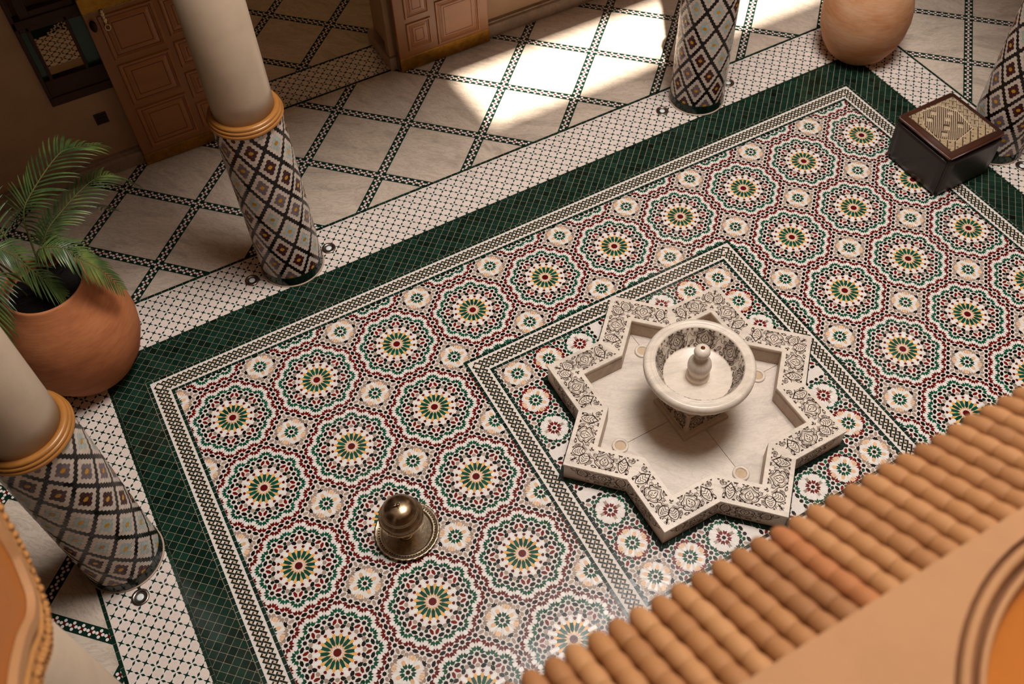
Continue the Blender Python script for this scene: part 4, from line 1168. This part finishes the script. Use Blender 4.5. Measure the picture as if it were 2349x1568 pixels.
# pedestal: square plinth with moulding and carved faces
def sq_loops(name, loops, mat, parent, cap=True):
    bm = bmesh.new(); L = [[bm.verts.new(fv(h * a, h * c, z)) for a, c in ((-1, -1), (1, -1), (1, 1), (-1, 1))] for h, z in loops]
    for a, c in zip(L, L[1:]):
        for i in range(4): bm.faces.new((a[i], a[(i + 1) % 4], c[(i + 1) % 4], c[i]))
    if cap: bm.faces.new(L[-1])
    return bm_obj(name, bm, mat, parent)
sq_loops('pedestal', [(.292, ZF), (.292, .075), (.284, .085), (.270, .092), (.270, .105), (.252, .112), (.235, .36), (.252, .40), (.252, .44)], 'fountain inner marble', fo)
for k in range(4):
    a = k * PI / 2; c, s_ = math.cos(a), math.sin(a)
    fn = lambda u, t_, h: fv(*((lambda x, y: (c * x - s_ * y, s_ * x + c * y))((u - .406) * 1.0, (.252 - (t_ - .112) * .068) + h)), t_)
    for dx in (-.115, .115):
        ls = [([(p[0] * 1 + dx, p[1]) for p in pts], wd) for pts, wd in CARV if all(.30 < q[0] < .515 for q in pts)]
        vs, fs = carve_mesh(fn, ls, tmap=lambda t_: .13 + (t_ - .04) * 1.05, z0=.003)
        mesh_obj('carving_lines', vs, fs, 'carving shade and dirt', parent=fo, kind='stuff')
# bowl
bowl_prof = [(.0, .44), (.20, .44), (.24, .47), (.30, .52), (.40, .62), (.47, .715), (.500, .77), (.505, .80), (.53, .805), (.562, .82), (.578, .855), (.580, .89), (.572, .918), (.552, .935), (.522, .9385), (.518, .934), (.512, .934), (.508, .9385), (.490, .940), (.486, .935), (.480, .935), (.476, .940), (.462, .938), (.455, .925), (.44, .88), (.40, .77), (.362, .715), (.345, .705), (.0, .700)]
bm_obj('bowl', lathe_bm(lp(*bowl_prof), 96), 'fountain marble', fo, True)
for k in range(24):
    a = 2 * PI * k / 24
    bm = bmesh.new(); bmesh.ops.create_uvsphere(bm, u_segments=14, v_segments=10, radius=1)
    for v in bm.verts:
        x, y, z = v.co; v.co = Vector((x * .050 * S + (-.02 * S if z < 0 else 0) * abs(z), y * .062 * S, z * .085 * S))
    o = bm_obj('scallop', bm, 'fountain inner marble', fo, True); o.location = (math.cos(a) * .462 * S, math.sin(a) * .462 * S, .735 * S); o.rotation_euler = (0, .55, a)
    o.rotation_mode = 'XYZ'
def bowl_fn(k):
    def fn(s_, t_, h):
        f = (t_ - .04) / .21; r_ = .362 + f * .090; z = .717 + .205 * f ** .9
        a = (s_ - .406) * 2.38 + k
        return Vector((math.cos(a) * (r_ - h * 1.0) * S, -math.sin(a) * (r_ - h) * S, (z + h * .6) * S))
    return fn
for k in range(8):
    vs, fs = carve_mesh(bowl_fn(k * PI / 4), [(p, w_) for p, w_ in CARV if all(.235 < q[0] < .572 for q in p)], z0=.004, wk=1.15)
    mesh_obj('carving_lines', vs, fs, 'carving shade and dirt', parent=fo, kind='stuff')
sp = [(0, .695), (.124, .695), (.124, .74), (.118, .765), (.105, .78), (.100, .80), (.110, .825), (.122, .86), (.125, .90), (.118, .945), (.095, .985), (.066, 1.02), (.058, 1.05), (.062, 1.072), (.078, 1.09), (.084, 1.125), (.078, 1.16), (.055, 1.185), (.02, 1.193), (0, 1.193)]
bm_obj('spout', lathe_bm(lp(*sp), 56), 'fountain marble', fo, True)
bm_obj('nozzle', lathe_bm(lp((.022, 1.190), (.022, 1.197), (.014, 1.200), (.012, 1.194), (0, 1.194)), 24), 'nozzle brass', fo, True)

# ------------------------------------------------------------------ metal tray and lidded dish
TXY = (1.0985, 2.2164)
tray = thing('tray', 'round engraved metal tray with fluted rim on the mosaic floor', 'tray', V(*TXY, 0))
bm = lathe_bm(lp((0, .020), (.245, .020), (.256, .024), (.262, .040), (.268, .042), (.276, .040), (.300, .046), (.316, .054), (.331, .052), (.331, .046), (.31, .044), (.27, .03), (.258, .006), (.24, .0), (0, .0)), 128)
for v in bm.verts:
    r_ = math.hypot(v.co.x, v.co.y) / S
    if r_ > .305:
        a = math.atan2(v.co.y, v.co.x); k = 1 + .012 * math.cos(32 * a) * (r_ - .30) / .03
        v.co.x *= k; v.co.y *= k; v.co.z += .002 * math.cos(64 * a) * (r_ - .3) / .03
bm_obj('tray_body', bm, 'tray metal', tray, True)
for r_, n_ in ((.286, 64),):
    bm = bmesh.new()
    for k in range(n_):
        a = 2 * PI * k / n_; bmesh.ops.create_icosphere(bm, subdivisions=1, radius=.0045, matrix=Matrix.Translation((math.cos(a) * r_ * S, math.sin(a) * r_ * S, .0445 * S)) @ Matrix.Diagonal((1, 1, .6, 1)))
    bm_obj('rim_beading', bm, 'pierced metal', tray, True, kind='stuff')
bm = bmesh.new()                            # engraved scrolls of the tray floor
for ring_r, cnt in ((.07, 8), (.125, 14), (.18, 20), (.225, 26)):
    for k in range(cnt):
        a = 2 * PI * k / cnt; c = Vector((math.cos(a) * ring_r * S, math.sin(a) * ring_r * S, .0208 * S))
        for i in range(10):
            t0, t1 = i * .6 + k, (i + 1) * .6 + k; rr0, rr1 = .018 * S * (1 - i * .07), .018 * S * (1 - (i + 1) * .07)
            for wd in (0,):
                p0 = c + Vector((math.cos(t0) * rr0, math.sin(t0) * rr0, 0)); p1 = c + Vector((math.cos(t1) * rr1, math.sin(t1) * rr1, 0))
                q0 = c + Vector((math.cos(t0) * rr0 * .72, math.sin(t0) * rr0 * .72, 0)); q1 = c + Vector((math.cos(t1) * rr1 * .72, math.sin(t1) * rr1 * .72, 0))
                bm.faces.new([bm.verts.new(p) for p in (p0, p1, q1, q0)])
bm_obj('engraving', bm, 'dish metal', tray, kind='stuff')
dish = thing('lidded_dish', 'footed metal dish with domed pierced lid standing on the round tray', 'dish', V(1.075, 2.225, .020))
bm_obj('foot', lathe_bm(lp((0, 0), (.083, 0), (.085, .010), (.070, .022), (.036, .05), (.030, .09), (.036, .12), (.06, .14)), 48), 'dish metal', dish, True)
bm_obj('bowl', lathe_bm(lp((.0, .125), (.05, .13), (.11, .165), (.165, .23), (.195, .30), (.208, .36), (.212, .375), (.0, .375)), 64), 'dish metal', dish, True)
bm = bmesh.new()
for k in range(72):
    a = 2 * PI * k / 72; bmesh.ops.create_icosphere(bm, subdivisions=1, radius=.0052, matrix=Matrix.Translation((math.cos(a) * .203 * S, math.sin(a) * .203 * S, .335 * S)))
bm_obj('beaded_edge', bm, 'bead metal', dish, True, kind='stuff')
lid = bm_obj('lid', lathe_bm(lp((.21, .37), (.222, .372), (.225, .385), (.218, .395), (.214, .40), (.213, .425), (.206, .432), (.203, .445), (.197, .45), (.190, .47), (.184, .475), (.180, .485), (.176, .515), (.168, .525), (.163, .532), (.150, .555), (.125, .578), (.085, .597), (.04, .607), (0, .609)), 80), 'dish metal', dish, True)
bm = bmesh.new()
for z, r_, n_ in ((.413, .2145, 96), (.50, .179, 84)):
    for k in range(n_):
        a = 2 * PI * k / n_
        mtx = Matrix.Translation((math.cos(a) * r_ * S, math.sin(a) * r_ * S, z * S)) @ Matrix.Rotation(a, 4, 'Z') @ Matrix.Diagonal((.002, .0032, .0085, 1))
        bmesh.ops.create_cube(bm, size=1.0, matrix=mtx)
bm_obj('piercing', bm, 'pierced metal', lid, kind='stuff')
bm = bmesh.new()
for a, l_, tl in ((2.4, .034, .4), (2.9, .05, .1), (.6, .022, .8), (4.4, .022, .6)):
    bmesh.ops.create_cone(bm, segments=8, radius1=.007, radius2=.0015, depth=l_, cap_ends=True, matrix=Matrix.Translation((math.cos(a) * l_ * .4, math.sin(a) * l_ * .4, (.609 * S) + .006)) @ Matrix.Rotation(a, 4, 'Z') @ Matrix.Rotation(PI / 2 - tl, 4, 'Y'))
bmesh.ops.create_uvsphere(bm, u_segments=12, v_segments=8, radius=.010, matrix=Matrix.Translation((0, 0, .609 * S + .006)))
bm_obj('finial', bm, 'dish metal', lid, True)
bm = bmesh.new()
bmesh.ops.create_cube(bm, size=1.0, matrix=Matrix.Rotation(-2.75, 4, 'Z') @ Matrix.Translation((.218 * S, 0, .385 * S)) @ Matrix.Diagonal((.014, .040, .022, 1)))
bmesh.ops.bevel(bm, geom=bm.edges[:], offset=.002, segments=2, affect='EDGES')
bm_obj('hinge', bm, 'dish metal', dish)

# ------------------------------------------------------------------ tiled eave below the viewer, with the plaster ledge
eave = thing('tiled_eave', 'sloping eave of small sandy terracotta barrel tiles above the floor', 'roof', V(0, 5.80, 6.0))
sl = math.radians(30.4); pitch = .0845; exp_ = .0985
prof = [(.0375, -.004), (.0392, .010), (.0425, .030), (.0437, .049), (.0425, .068), (.0392, .088), (.0375, .1)]
tile_me = None
def eave_tile(first):
    bm = bmesh.new(); n_ = 16; L = []
    for r_, d in ([(.012, -.030), (.027, -.025)] if first else []) + prof:
        L.append([bm.verts.new((r_ * math.cos(2 * PI * i / n_) * S, r_ * math.sin(2 * PI * i / n_) * S, d * S)) for i in range(n_)])
    for a, c in zip(L, L[1:]):
        for i in range(n_): bm.faces.new((a[i], a[(i + 1) % n_], c[(i + 1) % n_], c[i]))
    bm.faces.new(list(reversed(L[0]))); bm.faces.new(L[-1])
    bmesh.ops.recalc_face_normals(bm, faces=bm.faces)
    me = bpy.data.meshes.new('roof_tile'); bm.to_mesh(me); bm.free(); me.materials.append(MATS['roof terracotta'])
    me.polygons.foreach_set('use_smooth', [True] * len(me.polygons)); return me
me_a, me_b = eave_tile(True), eave_tile(False)
me_br = me_b.copy(); me_br.materials[0] = MATS['roof terracotta brown']
me_ar = me_a.copy(); me_ar.materials[0] = MATS['roof terracotta brown']
rowdir = Vector((0, -math.cos(sl), math.sin(sl)))
rq = rowdir.to_track_quat('Z', 'X')
for i in range(-8, 33):
    x = .535 + i * pitch
    brown = i == 13; shade = random.uniform(.1, .95)
    for k in range(5):
        me = (me_ar if brown else me_a) if k == 0 else (me_br if brown else me_b)
        o = bpy.data.objects.new('roof_tile', me); col.objects.link(o); o.parent = eave; o.color = (1, 1, 1, min(1, max(0, shade + random.uniform(-.1, .1))))
        o.rotation_mode = 'QUATERNION'; o.rotation_quaternion = rq @ Matrix.Rotation(random.uniform(-.1, .1), 3, 'Z').to_quaternion()
        o.location = V(x, 0, 0) + rowdir * ((.035 + k * exp_ + random.uniform(-.004, .004)) * S) + Vector((random.uniform(-.0012, .0012), 0, 0))
# the boarding the tiles lie on
bm = bmesh.new(); 
a = [bm.verts.new(V(-.25, y, z)) for y, z in ((.01, -.05), (.62, .31), (.62, .24), (.01, -.085))]; c = [bm.verts.new(V(3.35, y, z)) for y, z in ((.01, -.05), (.62, .31), (.62, .24), (.01, -.085))]
for i in range(4): bm.faces.new((a[i], a[(i + 1) % 4], c[(i + 1) % 4], c[i]))
bm.faces.new(a); bm.faces.new(list(reversed(c))); bm_obj('eave_board', bm, 'groove plaster', eave)
ledge = thing('plaster_ledge', 'warm tan plaster ledge with an arched moulding behind the tiled eave', 'ledge', V(1.5, 6.3, 6.0))
ZL = 6.34
bm = bmesh.new(); ox, oy, oz = 1.5, 6.3, 6.0
AC, AR = (2.2, 7.107), .797
def arc_pts(r_, n=40): return [(AC[0] + r_ * math.cos(a), AC[1] + r_ * math.sin(a)) for a in np.linspace(PI, 2 * PI, n)]
L0 = arc_pts(AR)
outer = [(-.5, 6.225), (4.2, 6.225)]
top = [(-.5, 7.107)] + L0 + [(4.2, 7.107), (4.2, 6.235), (-.5, 6.235)]
vt = [bm.verts.new(V(x - ox, y - oy, ZL - oz)) for x, y in top]; bm.faces.new(vt)
vb = [bm.verts.new(V(x - ox, y - oy, 6.0 - oz)) for x, y in top]
for i in range(len(vt)):
    j = (i + 1) % len(vt); bm.faces.new((vt[i], vt[j], vb[j], vb[i]))
bm_obj('ledge_slab', bm, 'ledge plaster', ledge)
def arc_band(name, rs, mat, parent):
    bm = bmesh.new(); L = [[bm.verts.new(V(x - ox, y - oy, z - oz)) for x, y in arc_pts(r_)] for r_, z in rs]
    for a, c in zip(L, L[1:]):
        for i in range(39): bm.faces.new((a[i], a[i + 1], c[i + 1], c[i]))
    return bm_obj(name, bm, mat, parent, True)
arc_band('arch_groove', [(.800, ZL), (.796, ZL - .02), (.786, ZL - .022), (.780, ZL - .004)], 'groove plaster', ledge)
arc_band('arch_moulding', [(.780, ZL - .004), (.775, ZL + .008), (.762, ZL + .012), (.750, ZL + .004), (.746, ZL - .01)], 'ledge plaster', ledge)
arc_band('arch_groove', [(.746, ZL - .01), (.742, ZL - .03), (.730, ZL - .03), (.726, ZL - .008)], 'groove plaster', ledge)
arc_band('arch_moulding', [(.726, ZL - .008), (.722, ZL + .002), (.708, ZL + .002), (.700, ZL - .02), (.698, ZL - .06)], 'ledge plaster', ledge)
arc_band('arch_panel', [(.699, ZL - .05), (.6, ZL - .09), (.4, ZL - .14), (.2, ZL - .17), (.01, ZL - .18)], 'orange wood', ledge)

# ------------------------------------------------------------------ carved wooden bracket on top of the plaster column
br = thing('carved_bracket', 'carved orange wooden bracket at the lower left, close to the viewer', 'bracket', V(-1.49, 3.88, 5.1))
low = bez([(3.1, 5.95), (3.35, 5.72), (3.62, 5.55), (3.84, 5.40), (4.0, 5.21), (4.26, 5.11), (4.5, 5.20), (4.73, 5.42), (5.0, 5.62), (5.3, 5.72)], 54)
XB = -.95
def offs(d):
    out = []
    for i, p in enumerate(low):
        t_ = low[min(i + 1, len(low) - 1)] - low[max(i - 1, 0)]; n_ = np.array([-t_[1], t_[0]]); n_ /= np.hypot(*n_)
        if n_[1] < 0: n_ = -n_
        out.append(p + n_ * d)
    return out
def strip(name, bands, mat, n=None, smooth=False, parent=br):
    bm = bmesh.new(); L = [[bm.verts.new(V(x + 1.49, p[0] - 3.88, p[1] - 5.1)) for p in offs(d)] for d, x in bands]
    for a, c in zip(L, L[1:]):
        for i in range(len(a) - 1): bm.faces.new((a[i], a[i + 1], c[i + 1], c[i]))
    return bm_obj(name, bm, mat, parent, smooth)
strip('bracket_soffit', [(0, -1.95), (0, XB - .01), (.008, XB)], 'carved wood')
carved = strip('carved_edge', [(.008, XB), (.02, XB + .012), (.115, XB + .012), (.125, XB)], 'carved wood')
strip('plain_moulding', [(.125, XB), (.135, XB - .02), (.16, XB + .02), (.20, XB + .02), (.215, XB - .01)], 'ledge plaster')
bm = bmesh.new()
up_ = offs(.215); pl_ = [(p[0], p[1]) for p in up_] + [(up_[-1][0], 6.6), (up_[0][0], 6.6)]
for i in range(len(up_) - 1):
    p, q = up_[i], up_[i + 1]
    bm.faces.new([bm.verts.new(V(XB - .012 + 1.49, a - 3.88, b_ - 5.1)) for a, b_ in ((p[0], p[1]), (q[0], q[1]), (q[0], 6.6), (p[0], 6.6))])
bmesh.ops.remove_doubles(bm, verts=bm.verts[:], dist=1e-5)
bm_obj('bracket_panel', bm, 'orange wood', br)
# scrolls along the edge, and dark flattened beads that paint the shade of holes
o20 = offs(.067)
for i in range(2, len(o20) - 2):
    for dd, r_, mt, nm in ((.0, .017, 'carved wood', 'scroll'), (.030, .010, 'hole shade wood', 'hole_shade_bead'), (-.032, .010, 'hole shade wood', 'hole_shade_bead')):
        if nm == 'hole_shade_bead' and i % 2 and dd > 0: continue
        p = offs(.067 + dd)[i]
        bm = bmesh.new(); bmesh.ops.create_uvsphere(bm, u_segments=10, v_segments=6, radius=r_ * S * random.uniform(.8, 1.25))
        for v in bm.verts: v.co.x *= (.9 if nm == 'scroll' else .35)
        o = bm_obj(nm, bm, mt, carved, True); o.location = V(XB + .012 + 1.49, p[0] - 3.88 + random.uniform(-.006, .006), p[1] - 5.1)
